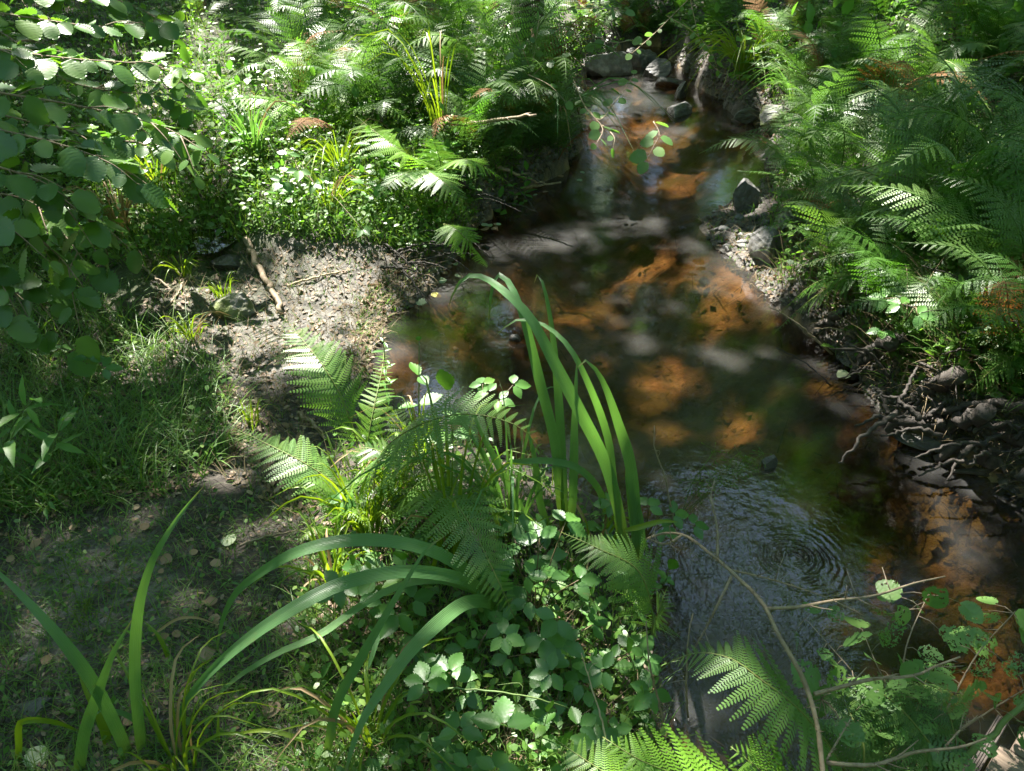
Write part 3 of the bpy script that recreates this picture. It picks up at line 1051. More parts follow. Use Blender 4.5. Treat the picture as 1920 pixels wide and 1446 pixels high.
def grass(name, pos, length, width, lean, mat, seg=4, flop=.6):
    n = len(pos)
    a = rng.uniform(0, 2 * math.pi, n)
    L = length * rng.uniform(.45, 1.25, n)
    ln = np.clip(rng.normal(lean, .25, n), 0.05, 1.5)
    wd = width * rng.uniform(.6, 1.3, n)
    hd = np.stack([np.cos(a), np.sin(a), np.zeros(n)], -1)
    sd_ = np.stack([-np.sin(a + rng.normal(0, .5, n)), np.cos(a), np.zeros(n)], -1)
    V = np.zeros((n, 2 * seg + 1, 3), np.float32)
    p = pos.astype(float).copy(); p[:, 2] -= .01
    th = ln * .5
    fl = flop * rng.uniform(.4, 1.5, n)
    for s in range(seg + 1):
        f = s / seg
        w = wd * (1 - f ** 1.5) * .5
        if s == seg: V[:, 2 * seg] = p
        else:
            V[:, 2 * s] = p - sd_ * w[:, None]; V[:, 2 * s + 1] = p + sd_ * w[:, None]
        th_s = th + fl * f * ln
        stp = (L / seg)[:, None]
        p = p + stp * (hd * np.sin(th_s)[:, None] + np.array([0, 0, 1.0]) * np.cos(th_s)[:, None])
    F = []
    for s in range(seg - 1):
        F += [(2 * s, 2 * s + 1, 2 * s + 3), (2 * s, 2 * s + 3, 2 * s + 2)]
    F.append((2 * seg - 2, 2 * seg - 1, 2 * seg))
    F = np.array(F)
    FF = (F[None] + (np.arange(n) * (2 * seg + 1))[:, None, None]).reshape(-1, 3)
    return mesh_of(name, V.reshape(-1, 3), FF, mat)


ORD = 'first second third fourth fifth sixth seventh eighth ninth tenth eleventh twelfth thirteenth fourteenth'.split()


def row_places(spots, rows):
    """says of every spot which one of its row it is"""
    order = sorted(range(len(spots)), key=lambda i: -spots[i][1])
    n = -(-len(spots) // len(rows))
    out = [None] * len(spots)
    for r, name in enumerate(rows):
        mem = sorted(order[r * n:(r + 1) * n], key=lambda i: spots[i][0])
        for k, i in enumerate(mem):
            out[i] = f'{ORD[k]} from left in {name}' if len(rows) > 1 else f'{ORD[k]} from left'
    return out


def stuff(name, me, label, cat):
    o = put(name, me); o['kind'] = 'stuff'; o['label'] = label; o['category'] = cat
    return o


def rock(name, label, u, v, sx, sy, sz, mat, rz=0.0, sink=.3, seed=0, cuts=9, group=None, z=None, tilt=(0, 0)):
    rs = random.Random(seed)
    bm = bmesh.new()
    bmesh.ops.create_icosphere(bm, subdivisions=4, radius=1)
    planes = []
    for k in range(cuts):
        n = Vector((rs.gauss(0, 1), rs.gauss(0, 1), rs.gauss(.2, .8))).normalized()
        planes.append((n, rs.uniform(.42, .78)))
    for vv in bm.verts:
        for n, d in planes:
            e = vv.co.dot(n) - d
            if e > 0: vv.co -= n * e * .93
        q = vv.co
        vv.co += q.normalized() * .03 * (math.sin(q.x * 9 + seed) * math.cos(q.y * 11 + q.z * 7) + .5 * math.sin(q.z * 23 + q.x * 17))
        vv.co = Vector((q.x * sx, q.y * sy, q.z * sz))
    me = bpy.data.meshes.new(name)
    bm.to_mesh(me); bm.free()
    me.materials.append(mat)
    p = G1(u, v) if z is None else Vector(P(u, v, z))
    o = put(name, me)
    o.location = (p.x, p.y, p.z + sz * (.5 - sink))
    o.rotation_euler = (tilt[0], tilt[1], rz)
    return tag(o, label, 'rock', group)


def stick(name, label, pts, r0, r1, mat, cat='stick', group=None, twigs=0, tl=.12):
    c = crom(pts, 20)
    for i in range(1, len(c) - 1):
        c[i] = c[i] + Vector((random.gauss(0, 1), random.gauss(0, 1), random.gauss(0, 1))) * r0 * .35
    V, F = tube(c, r0, r1, 7, wob_r=.18)
    for k in range(twigs):
        i = random.randrange(3, 18)
        d = (tangents(c)[i] * .6 + Vector((random.gauss(0, 1), random.gauss(0, 1), random.uniform(0, .8))) * .6).normalized()
        L = tl * random.uniform(.5, 1.3)
        tube(crom([c[i], c[i] + d * L * .5 + Vector((0, 0, .01)), c[i] + d * L + Vector((random.gauss(0, .02), random.gauss(0, .02), 0))], 6), r0 * .35, r0 * .12, 4, V, F)
    V = np.array([tuple(v) for v in V])
    b = V[0].copy()
    o = put(name, mesh_of(name, V - b, F, mat))
    o.location = b
    return tag(o, label, cat, group)

# ------------------------------------------------------------------ ground plants nobody could count
LEFT_MEADOW = [(-250, 520), (120, 500), (300, 620), (430, 700), (440, 860), (330, 930), (150, 960), (-250, 1000)]
LEFT_NEAR = [(-250, 900), (330, 900), (560, 960), (600, 1120), (640, 1300), (620, 1500), (-300, 1500)]
MUD_PATH = [(240, 480), (720, 450), (780, 560), (640, 680), (560, 900), (600, 1000), (420, 900), (430, 700), (280, 600)]
UP_LEFT = [(-250, -60), (660, -60), (640, 250), (460, 300), (470, 450), (300, 500), (-250, 540)]
BANK_MID = [(440, 240), (1060, 180), (1075, 300), (960, 370), (900, 420), (860, 490), (790, 490), (720, 465), (600, 455), (470, 440)]
BACK_MID = [(520, -80), (1110, -80), (1085, 200), (1000, 260), (640, 260)]
CENTRE_BACK = [(1080, -80), (1340, -80), (1330, 110), (1250, 85), (1190, 85), (1090, 110)]
NEAR_MID = [(580, 900), (700, 740), (830, 800), (1000, 890), (1180, 970), (1235, 1130), (1260, 1500), (560, 1500), (560, 1200)]
RIGHT_BANK = [(1420, 120), (2150, -40), (2150, 960), (1900, 880), (1700, 780), (1580, 620), (1470, 560), (1430, 420), (1460, 330)]
RIGHT_BACK = [(1280, -80), (2150, -80), (2150, 120), (1500, 180), (1340, 150)]

OVAL6 = (np.array([(0, 0, 0), (.35, .28, .06), (.8, .2, .02), (1, 0, -.06), (.8, -.2, .02), (.35, -.28, .06)]), np.array([(0, 1, 2, 5), (5, 2, 3, 4)]), 4)


def cover(name, poly, n, size, height, tilt, label):
    p = spread_px(poly, n)
    p[:, 2] += rng.random(len(p)) ** 1.6 * height
    o = scatter_mesh(name, OVAL6, rand_mats(p, size, tilt), M_COVER)
    o['label'] = label; o['category'] = 'ground cover'


cover('ground_cover', UP_LEFT, 15000, .038, .22, .6, 'low green herbs covering the ground at the foot of the hazel')
cover('ground_cover', BANK_MID, 9000, .028, .16, .6, 'small-leaved herbs spilling over the edge of the bank by the pool')
cover('ground_cover', BACK_MID, 8000, .045, .25, .7, 'leafy undergrowth between the tall ferns')
cover('ground_cover', NEAR_MID, 2600, .024, .10, .6, 'tangle of small green leaves beneath the bramble by the water')
cover('ground_cover', RIGHT_BANK, 13000, .035, .22, .7, 'low leaves and weeds under the ferns of the steep bank')
cover('ground_cover', RIGHT_BACK, 8000, .05, .25, .7, 'green undergrowth up the slope beyond the rapids')
cover('ground_cover', CENTRE_BACK, 2500, .05, .3, .7, 'dark leafy growth closing the stream beyond the rapids')
cover('ground_cover', LEFT_MEADOW, 2200, .022, .10, .6, 'scattered small weeds in the shaded grass')
cover('ground_cover', LEFT_NEAR, 1000, .016, .04, .6, 'scattered tiny weeds on the trodden mud')

stuff('meadow_grass', grass('meadow_grass', spread_px(LEFT_MEADOW, 5200), .25, .0042, 1.2, M_GRASS, 4, 1.0), 'tangled thin grass in the shade below the hazel', 'grass')
stuff('meadow_grass', grass('meadow_grass', spread_px(LEFT_NEAR, 8500), .08, .0024, 1.2, M_GRASS, 4, .9), 'short sparse grass on the trodden mud', 'grass')
stuff('meadow_grass', grass('meadow_grass', spread_px(UP_LEFT, 9000), .20, .006, .7, M_GRASS, 4, .8), 'sunlit grass along the little side rill', 'grass')
stuff('meadow_grass', grass('meadow_grass', spread_px(BANK_MID, 7000), .16, .005, .8, M_GRASS, 4, .9), 'fine grass on the top of the bank beside the pool', 'grass')
stuff('meadow_grass', grass('meadow_grass', spread_px(NEAR_MID, 4500), .13, .0035, .9, M_GRASS, 4, .8), 'thin grass among the bramble by the water', 'grass')
stuff('meadow_grass', grass('meadow_grass', spread_px(RIGHT_BANK, 6000), .22, .005, .9, M_GRASS, 4, 1.2), 'grass hanging among the ferns of the steep bank', 'grass')
stuff('meadow_grass', grass('meadow_grass', spread_px(MUD_PATH, 2200), .06, .003, .9, M_GRASS, 4, .8), 'odd blades of grass on the pale mud', 'grass')
stuff('straw_litter', grass('straw_litter', spread_px(LEFT_MEADOW, 700), .2, .0024, 1.4, M_STRAW, 3, .5), 'dead pale stalks tangled in the shaded grass', 'litter')
stuff('straw_litter', grass('straw_litter', spread_px(LEFT_NEAR, 1300), .07, .002, 1.5, M_STRAW, 3, .3), 'dead straw lying on the mud', 'litter')
stuff('straw_litter', grass('straw_litter', spread_px(MUD_PATH, 1500), .10, .004, 1.5, M_STRAW, 3, .3), 'dead stalks on the sunlit mud', 'litter')
stuff('straw_litter', grass('straw_litter', spread_px(RIGHT_BANK, 3800), .26, .004, 1.4, M_STRAW, 3, .5), 'dead fern stalks and twigs strewn on the steep bank', 'litter')
stuff('straw_litter', grass('straw_litter', spread_px(NEAR_MID, 1300), .12, .003, 1.4, M_STRAW, 3, .5), 'dead stalks among the bramble', 'litter')


def litter(poly, n, size, label, lift=.006):
    p = spread_px(poly, n); p[:, 2] += lift
    o = scatter_mesh('leaf_litter', OVAL6, rand_mats(p, size, .35), M_LITTER)
    o['label'] = label; o['category'] = 'leaf litter'


litter(MUD_PATH, 1500, .024, 'small dead leaves on the pale mud by the pool')
litter(LEFT_NEAR, 1300, .015, 'small dead leaves trodden into the mud')
litter(LEFT_MEADOW, 1000, .03, 'dead leaves under the tangled grass')
litter(RIGHT_BANK, 3000, .035, 'dead leaves on the steep dark bank')
litter(NEAR_MID, 1500, .026, 'dead leaves under the bramble by the water')
litter(UP_LEFT, 2000, .04, 'dead leaves beneath the herbs')

# small lumps that give the mud its broken surface
def clods(poly, n, size, label, near=None):
    is_bed = near == 'bed'
    p = spread_px(poly, n, near)
    V = np.array([(-.5, -.4, -.2), (.5, -.35, -.2), (.4, .5, -.2), (-.45, .4, -.2), (-.2, -.1, .3), (.25, .1, .25)])
    F = np.array([(0, 1, 4), (1, 5, 4), (1, 2, 5), (2, 3, 5), (3, 4, 5), (3, 0, 4)])
    mm = rand_mats(p, size, .3, rngsz=(.25, 1.4))
    o = scatter_mesh('mud_clods', (V, F, 3), mm, M_GROUND)
    a = o.data
    nn = len(V) * len(p)
    add_attr(a, 'bed', np.full(nn, 1.0 if is_bed else 0.0)); add_attr(a, 'wet', np.full(nn, .6)); add_attr(a, 'sand', np.repeat(rng.uniform(0, .8, len(p)), len(V))); add_attr(a, 'moss', np.zeros(nn))
    o['label'] = label; o['category'] = 'mud'


clods(MUD_PATH, 1500, .020, 'broken lumps of pale mud by the pool')
POOL_LEFT = [(640, 720), (680, 560), (800, 440), (1000, 200), (1080, 100), (1130, 130), (1110, 330), (900, 560), (720, 760)]
POOL_RIGHT = [(1240, 60), (1480, 180), (1480, 400), (1700, 650), (2000, 780), (2000, 960), (1800, 900), (1500, 660), (1280, 430), (1380, 250), (1230, 140)]
POOL = [(1080, 100), (1260, 100), (1480, 240), (1460, 560), (1700, 780), (1980, 920), (1980, 1446), (1240, 1446), (1180, 1000), (1000, 900), (700, 730), (760, 580), (1050, 320)]
p_ = spread_px(POOL, 260, 'bed'); p_[:, 2] += .006
o_ = scatter_mesh('sunken_leaves', OVAL6, rand_mats(p_, .038, .3), M_LITTER)
o_['label'] = 'sunken leaves on the bed of the pool'; o_['category'] = 'leaf litter'
stuff('sunken_twigs', grass('sunken_twigs', spread_px(POOL, 420, 'bed') + np.array([0, 0, .012]), .16, .005, 1.9, M_STRAW, 3, .1), 'sunken twigs on the bed of the pool', 'litter')
clods(POOL, 2600, .035, 'lumps of silt and gravel on the bed of the pool', 'bed')
clods(POOL_LEFT, 9000, .034, 'crumbled earth along the undercut pool bank', .16)
clods(POOL_RIGHT, 9000, .034, 'crumbled earth along the waterside of the steep bank', .3)
for poly, lb in ((POOL_LEFT, 'pool bank'), (POOL_RIGHT, 'steep bank')):
    p_ = spread_px(poly, 5000, .22); p_[:, 2] += .008
    o_ = scatter_mesh('leaf_litter', OVAL6, rand_mats(p_, .03, .7), M_LITTER)
    o_['label'] = 'dead leaves washed up at the waterside of the ' + lb; o_['category'] = 'leaf litter'
    p_ = spread_px(poly, 5000, .3); p_[:, 2] += .01
    stuff('moss_growth', grass('moss_growth', p_, .05, .005, 1.2, M_COVER, 3, .6), 'moss and fine growth on the waterside of the ' + lb, 'moss')
    p_ = spread_px(poly, 2600, .3)
    stuff('root_fibres', grass('root_fibres', p_, .14, .0035, 1.6, M_STRAW, 4, 1.2), 'fine root fibres hanging from the ' + lb, 'roots')
clods(LEFT_NEAR, 3200, .016, 'crumbs of mud on the trodden ground')

# ------------------------------------------------------------------ stones
rock('boulder', 'large grey angular boulder with a flat sunlit face above the rapids', 1138, 138, .28, .20, .19, M_ROCK, .3, .25, 3, z=0.0)
rock('boulder', 'dark wet boulder close behind the big sunlit one at the rapids', 1200, 120, .21, .18, .17, M_ROCK_DARK, .9, .25, 5, z=0.0)
rock('boulder', 'dark angular boulder on the far side of the rapids', 1232, 142, .2, .16, .14, M_ROCK_DARK, 1.6, .3, 6, z=0.0)
rock('boulder', 'squat dark boulder at the downstream end of the rapids', 1258, 160, .15, .12, .08, M_ROCK_DARK, .2, .3, 8, z=0.0)
rock('stone', 'small pointed dark stone standing in the riffle', 1276, 182, .08, .07, .11, M_ROCK_DARK, .5, .2, 9, z=0.0)
rock('stone', 'pale flat stone wet with sun in the middle of the stream', 1270, 212, .21, .12, .075, M_ROCK, 1.2, .35, 11, z=0.0)
rock('stone', 'pale grey stone against the undercut bank below the rapids', 1090, 205, .17, .14, .15, M_ROCK, .5, .3, 12)
rock('stone', 'grey round stone beside the pale one below the rapids', 1118, 188, .14, .12, .10, M_ROCK_DARK, .1, .3, 13)
rock('stone', 'mossy rounded stone half under the ferns at the waterside', 1458, 234, .20, .17, .15, M_ROCK_MOSS, .7, .25, 14)
rock('stone', 'black low stone lying next to the mossy one', 1410, 220, .18, .09, .07, M_ROCK_DARK, .5, .35, 15)
rock('stone', 'upright grey split stone on the gravel spit', 1390, 388, .105, .09, .125, M_ROCK, .9, .1, 16, cuts=7)
rock('stone', 'low dark flat stone touching the upright one on the spit', 1338, 392, .10, .07, .055, M_ROCK_DARK, .3, .3, 17)
rock('stone', 'grey weathered stone at the downstream foot of the spit', 1432, 478, .075, .12, .11, M_ROCK, .2, .15, 18, cuts=6)
rock('stone', 'small grey stone half buried under the fern behind the spit', 1470, 420, .11, .08, .07, M_ROCK, 1.1, .3, 19)
rock('stone', 'small dark stone breaking the surface mid pool beside the iris', 968, 638, .032, .025, .028, M_ROCK_DARK, .4, .2, 20, z=0)
rock('stone', 'small pale stone breaking the surface in front of the grass heads', 1438, 872, .036, .03, .034, M_ROCK, .4, .2, 21, z=0)
rock('stone', 'dark stone lying by the little side rill puddle', 428, 497, .09, .08, .07, M_ROCK_DARK, .4, .3, 22)
rock('stone', 'mossy earth-covered stone beside the half-dry fern on the mud', 445, 590, .13, .11, .09, M_ROCK_MOSS, .8, .35, 23)
rock('stone', 'pale stone among grass at the top of the side rill', 425, 215, .19, .14, .08, M_ROCK, .8, .35, 24)
rock('stone', 'flat slate-grey stone lying under the roots at the water', 1720, 828, .12, .07, .03, M_ROCK, -.5, .2, 25)
rock('stone', 'grey flat pebble sunk into the near mud', 65, 1235, .035, .028, .014, M_ROCK_DARK, .3, .2, 26)
rock('stone', 'long dark flat pebble near the foot of the corner blades', 58, 1330, .05, .03, .014, M_ROCK_DARK, .1, .2, 27)
for k in range(26):
    rock('pebble', 'small wet pebble on the gravel spit', random.uniform(1320, 1440), random.uniform(405, 470), .03 * random.uniform(.5, 1.6), .025, .02, random.choice((M_ROCK, M_ROCK_DARK)), random.uniform(0, 3), .2, 40 + k, 5, 'pebbles of the spit')

# ------------------------------------------------------------------ roots, sticks and dead stems
RB = [
    ('thick dark root running down to the water below the ferns', [(1850, 770, .30), (1780, 800, .12), (1690, 790, .10), (1672, 812, .02)], .030, .014),
    ('long root lying level just above the water', [(1960, 800, .22), (1880, 810, .14), (1800, 835, .08), (1752, 860, .01)], .026, .014),
    ('root arching over the others at the water edge', [(1935, 765, .34), (1840, 757, .26), (1760, 772, .18), (1700, 800, .05)], .016, .008),
    ('short black log end leaning out of the bank', [(1940, 810, .22), (1885, 835, .12), (1848, 885, .0)], .055, .05),
    ('slanted root under the split fern', [(1800, 700, .34), (1740, 730, .2), (1690, 760, .08)], .03, .018),
    ('upper knotted root below the rust-coloured fern', [(1670, 640, .30), (1630, 668, .14), (1600, 700, .02)], .026, .018),
    ('grey root bent like an elbow by the water', [(1700, 630, .30), (1650, 650, .22), (1620, 690, .06)], .02, .012),
    ('root poking straight out below the hanging fronds', [(1580, 585, .22), (1545, 612, .10), (1525, 630, .02)], .02, .012),
]
for lb, pts, r0, r1 in RB:
    stick('root', lb, PT(pts), r0, r1, M_ROOT, 'root', twigs=3, tl=.1)
for k in range(44):
    u = random.uniform(1660, 1960); v = 720 + (u - 1660) * .42 + random.uniform(-20, 90)
    a = Vector(P(u, v, random.uniform(.02, .22)))
    d = Vector((random.uniform(-.26, .26), random.uniform(-.16, .16), random.uniform(-.12, .14)))
    stick('root', 'thin dark root in the tangle at the foot of the steep bank', [a, a + d * .5 + Vector((0, 0, .03)), a + d], random.uniform(.004, .012), .003, M_ROOT, 'root', 'thin roots at the water')
for k in range(34):
    u, v = random.choice([(720, 470), (760, 490), (790, 470), (830, 440), (900, 400), (940, 360), (1010, 300), (740, 500)])
    a = G1(u + random.uniform(-35, 35), v + random.uniform(-25, 25)) + Vector((0, 0, .03))
    d = Vector((random.uniform(-.1, .3), random.uniform(-.3, .1), random.uniform(-.16, .06)))
    stick('root', 'fine bare root trailing from the undercut pool bank', [a, a + d * .5 + Vector((0, 0, .02)), a + d], random.uniform(.003, .008), .002, M_ROOT, 'root', 'fine roots at the pool bank')
for k in range(46):
    u, v = random.uniform(1500, 1960), random.uniform(560, 760)
    a = G1(u, v) + Vector((0, 0, .03))
    d = Vector((random.uniform(-.3, .3), random.uniform(-.3, .2), random.uniform(-.05, .2)))
    stick('twig', 'thin dead twig lying on the dark slope above the roots', [a, a + d * .5 + Vector((0, 0, .02)), a + d], random.uniform(.002, .006), .0015, random.choice((M_TWIG, M_ROOT)), 'twig', 'dead twigs on the slope')
stick('branch', 'forked grey branch lying in the water at the pool bank', [Vector(P(930, 312, .22)), Vector(P(985, 332, .12)), Vector(P(1020, 345, .03)), Vector(P(1052, 342, .03))], .011, .006, M_TWIG, 'branch', twigs=2)
stick('branch', 'short bent grey branch dipping into the pool', [Vector(P(1022, 344, .03)), Vector(P(975, 356, .02)), Vector(P(966, 372, .0)), Vector(P(962, 384, -.02))], .010, .007, M_TWIG, 'branch')
stick('branch', 'dark branch sloping into the pool beneath the bright fern', [Vector(P(862, 335, .30)), Vector(P(885, 365, .14)), Vector(P(925, 400, -.02))], .014, .010, M_ROOT, 'branch')
stick('branch', 'long pale stick reaching across the fern bank towards the pool', [Vector(P(820, 250, .42)), Vector(P(880, 232, .5)), Vector(P(950, 223, .55)), Vector(P(1005, 216, .6))], .014, .007, M_TWIG, 'branch', twigs=3)
stick('branch', 'thin dark stick beside the pale one behind the bright fern', [Vector(P(640, 265, .32)), Vector(P(700, 262, .36)), Vector(P(760, 250, .40)), Vector(P(830, 244, .42))], .012, .008, M_TWIG, 'branch')
a1 = [G1(u, v) + Vector((0, 0, .025)) for u, v in [(462, 455), (490, 515), (515, 560), (530, 597)]]
stick('log', 'pale thin log lying across the sunlit mud', a1, .017, .012, M_TWIG, 'log')
for lb, pp, r in [('thin twig crossing the sunlit mud patch', [(270, 505), (300, 530), (330, 552)], .007), ('crooked twig at the edge of the sunlit mud', [(352, 520), (335, 552), (310, 585)], .006),
                  ('dark twig lying on the near mud', [(450, 1030), (500, 1012), (560, 1000)], .004), ('bleached curved twig on the mud behind the low fern', [(540, 540), (600, 522), (640, 514)], .006),
                  ('brown stick lying by the fern on the mud', [(560, 780), (590, 800), (612, 830)], .009), ('root-like stick crossing the meadow edge', [(0, 952), (30, 938), (62, 930)], .006)]:
    stick('stick', lb, [G1(u, v) + Vector((0, 0, .012)) for u, v in pp], r, r * .6, M_TWIG if 'bleach' not in lb else M_TWIG_PALE, 'stick', twigs=1, tl=.06)

# the dead bramble cane in front of the water
t = thing('bramble_cane', 'long dead thorny bramble cane arching down over the near water', 'bramble cane', Vector(P(1543, 1446, .42)))
main = crom(PT([(1210, 1012, .42), (1245, 1000, .45), (1285, 1005, .5), (1330, 1037, .55), (1370, 1071, .58), (1430, 1131, .6), (1460, 1191, .6), (1493, 1247, .6), (1517, 1301, .58), (1533, 1364, .55), (1546, 1470, .5)]), 40)
V, F = tube(main, .0028, .0042, 7, wob_r=.3)
for k in range(60):
    i = random.randrange(1, 39)
    d = Vector((random.gauss(0, 1), random.gauss(0, 1), random.gauss(0, 1))).normalized()
    tube([main[i], main[i] + d * .006, main[i] + d * .011 + Vector((0, 0, -.002))], .0018, .0003, 3, V, F)
part_world('cane', [tuple(v) for v in V], F, M_TWIG, t)
for pts, r, side in [
    ([(1437, 1141, .6), (1500, 1138, .58), (1557, 1127, .56), (1640, 1117, .52), (1713, 1094, .5), (1772, 1081, .48)], .0035, 5),
    ([(1527, 1301, .58), (1570, 1290, .58), (1633, 1274, .57), (1713, 1267, .55), (1760, 1247, .53), (1800, 1232, .52)], .0036, 5),
    ([(1550, 1431, .5), (1640, 1434, .5), (1713, 1411, .5), (1800, 1401, .5), (1850, 1384, .5)], .0038, 3),
    ([(1372, 1080, .58), (1347, 1131, .55), (1325, 1175, .5), (1302, 1216, .45)], .003, 1),
    ([(1368, 1068, .58), (1447, 1087, .55), (1515, 1108, .52), (1560, 1125, .5), (1620, 1155, .48)], .0022, 3),
    ([(1345, 1045, .56), (1345, 990, .58), (1333, 930, .6), (1340, 900, .62)], .0028, 4),
    ([(1550, 1425, .5), (1570, 1390, .5), (1595, 1348, .5)], .0022, 0),
    ([(1775, 1397, .5), (1810, 1360, .5), (1845, 1340, .5)], .002, 2),
    ([(1280, 1003, .5), (1250, 1020, .48), (1215, 1010, .45)], .003, 4),
]:
    c = crom(PT(pts), 16)
    V, F = tube(c, r, r * .45, 6, wob_r=.25)
    for k in range(side):
        i = random.randrange(3, 15)
        d = (tangents(c)[i] * .7 + Vector((random.gauss(0, .6), random.gauss(0, .6), random.uniform(0, .8)))).normalized()
        tube([c[i], c[i] + d * .02, c[i] + d * random.uniform(.03, .06) + Vector((0, 0, .004))], r * .5, r * .2, 4, V, F)
    for k in range(22):
        i = random.randrange(1, 15)
        d = Vector((random.gauss(0, 1), random.gauss(0, 1), random.gauss(0, 1))).normalized()
        tube([c[i], c[i] + d * .005, c[i] + d * .008], .0012, .0002, 3, V, F)
    part_world('side_shoot', [tuple(v) for v in V], F, M_TWIG, t)

# thin upright dead stalks by the iris
for lb, pts, r in [('dead brown flower stalk standing by the iris at the water', [(1268, 1000, .15), (1258, 950, .25), (1243, 880, .36), (1228, 840, .42), (1227, 798, .48)], .003),
                   ('dry bent stalk standing right of the small fern', [(1245, 1360, .2), (1228, 1290, .3), (1216, 1230, .38), (1212, 1165, .45)], .0028),
                   ('pale straw stalk leaning over the bramble leaves', [(1150, 1440, .35), (1128, 1350, .4), (1105, 1275, .45), (1090, 1225, .5)], .0022),
                   ('bright yellow-green stalk lying across the bramble leaves', [(760, 1286, .28), (830, 1290, .3), (930, 1297, .3), (1010, 1310, .28), (1070, 1330, .24)], .0026),
                   ('dry reddish stalk crossing the gap below the near iris', [(886, 1235, .15), (905, 1200, .22), (930, 1155, .28)], .003),
                   ('dead stem standing up out of the cane thicket', [(1290, 1345, .2), (1287, 1290, .3), (1290, 1200, .4), (1300, 1150, .45)], .0025)]:
    stick('stalk', lb, PT(pts), r, r * .5, M_STEM if 'yellow' in lb else (M_TWIG_PALE if 'pale' in lb else M_TWIG), 'stalk', twigs=6 if 'flower' in lb else 1, tl=.03)

# ------------------------------------------------------------------ the small footbridge corner
pl0 = Vector(P(1930, 1440, .12))
t = thing('footbridge', 'weathered grey plank corner of the footbridge at the very edge of the view', 'footbridge', pl0)
ux = Vector(P(1903, 1350, .12)) - Vector(P(1845, 1450, .12)); ux.z = 0
L0 = ux.length; ux.normalize(); uy = Vector((ux.y, -ux.x, 0))
o0 = Vector(P(1845, 1450, .12))


def board(name, s0, s1, t0, t1, z0, z1, mat):
    nx_, V, F = 14, [], []
    for i in range(nx_ + 1):
        a = s0 + (s1 - s0) * i / nx_
        jz = .0015 * math.sin(i * 2.1 + s0 * 9)
        for (b, z) in ((t0 + .003, z1 + jz), (t1, z1 + jz), (t1, z0), (t0 + .002, z0), (t0, z1 - .006)):
            q = o0 + ux * b + uy * a
            V.append((q.x, q.y, z))
    for i in range(nx_):
        for j in range(5):
            F.append((i * 5 + j, i * 5 + (j + 1) % 5, (i + 1) * 5 + (j + 1) % 5, (i + 1) * 5 + j))
    F.append((4, 3, 2, 1, 0)); F.append(tuple(nx_ * 5 + j for j in range(5)))
    return part_world(name, V, F, mat, t, smooth=False)


def plank_mat():
    m, N, L = new_mat('weathered_plank')
    nt = m.node_tree
    p = N['Principled BSDF']
    pos = N.new('ShaderNodeNewGeometry').outputs['Position']
    mp = N.new('ShaderNodeMapping'); mp.inputs['Rotation'].default_value = (0, 0, -math.atan2(uy.y, uy.x)); mp.inputs['Scale'].default_value = (6, 90, 90)
    mp.vector_type = 'TEXTURE'
    mp2 = N.new('ShaderNodeVectorRotate'); mp2.rotation_type = 'Z_AXIS'; mp2.inputs['Angle'].default_value = -math.atan2(uy.y, uy.x)
    L.new(pos, mp2.inputs['Vector'])
    sc = N.new('ShaderNodeVectorMath'); sc.operation = 'MULTIPLY'; sc.inputs[1].default_value = (5, 85, 60)
    L.new(mp2.outputs[0], sc.inputs[0])
    n = noise(nt, 1.0, 6, .65, sc.outputs[0])
    c = ramp(nt, n, [(.3, (.05, .036, .025)), (.5, (.13, .095, .07)), (.7, (.24, .18, .13))])
    L.new(c, p.inputs['Base Color']); p.inputs['Roughness'].default_value = .85
    L.new(bump(nt, n, .9, .004), p.inputs['Normal'])
    N.remove(mp)
    return m


M_PLANK = plank_mat()
board('plank', 0.0, 1.4, -.3, L0 * .52, .085, .12, M_PLANK)
board('plank', 0.02, 1.4, L0 * .54, L0 * 1.0, .083, .118, M_PLANK)
board('edge_beam', -.030, -.006, -.3, L0 * 1.02, -.05, .10, M_ROOT)

# ------------------------------------------------------------------ iris clumps
def iris(label, base, blades, group=None):
    t = thing('iris', label, 'iris', Vector(P(*base)))
    for pts, w, kw in blades:
        blade(t, PT(pts), w, **kw)
    return t


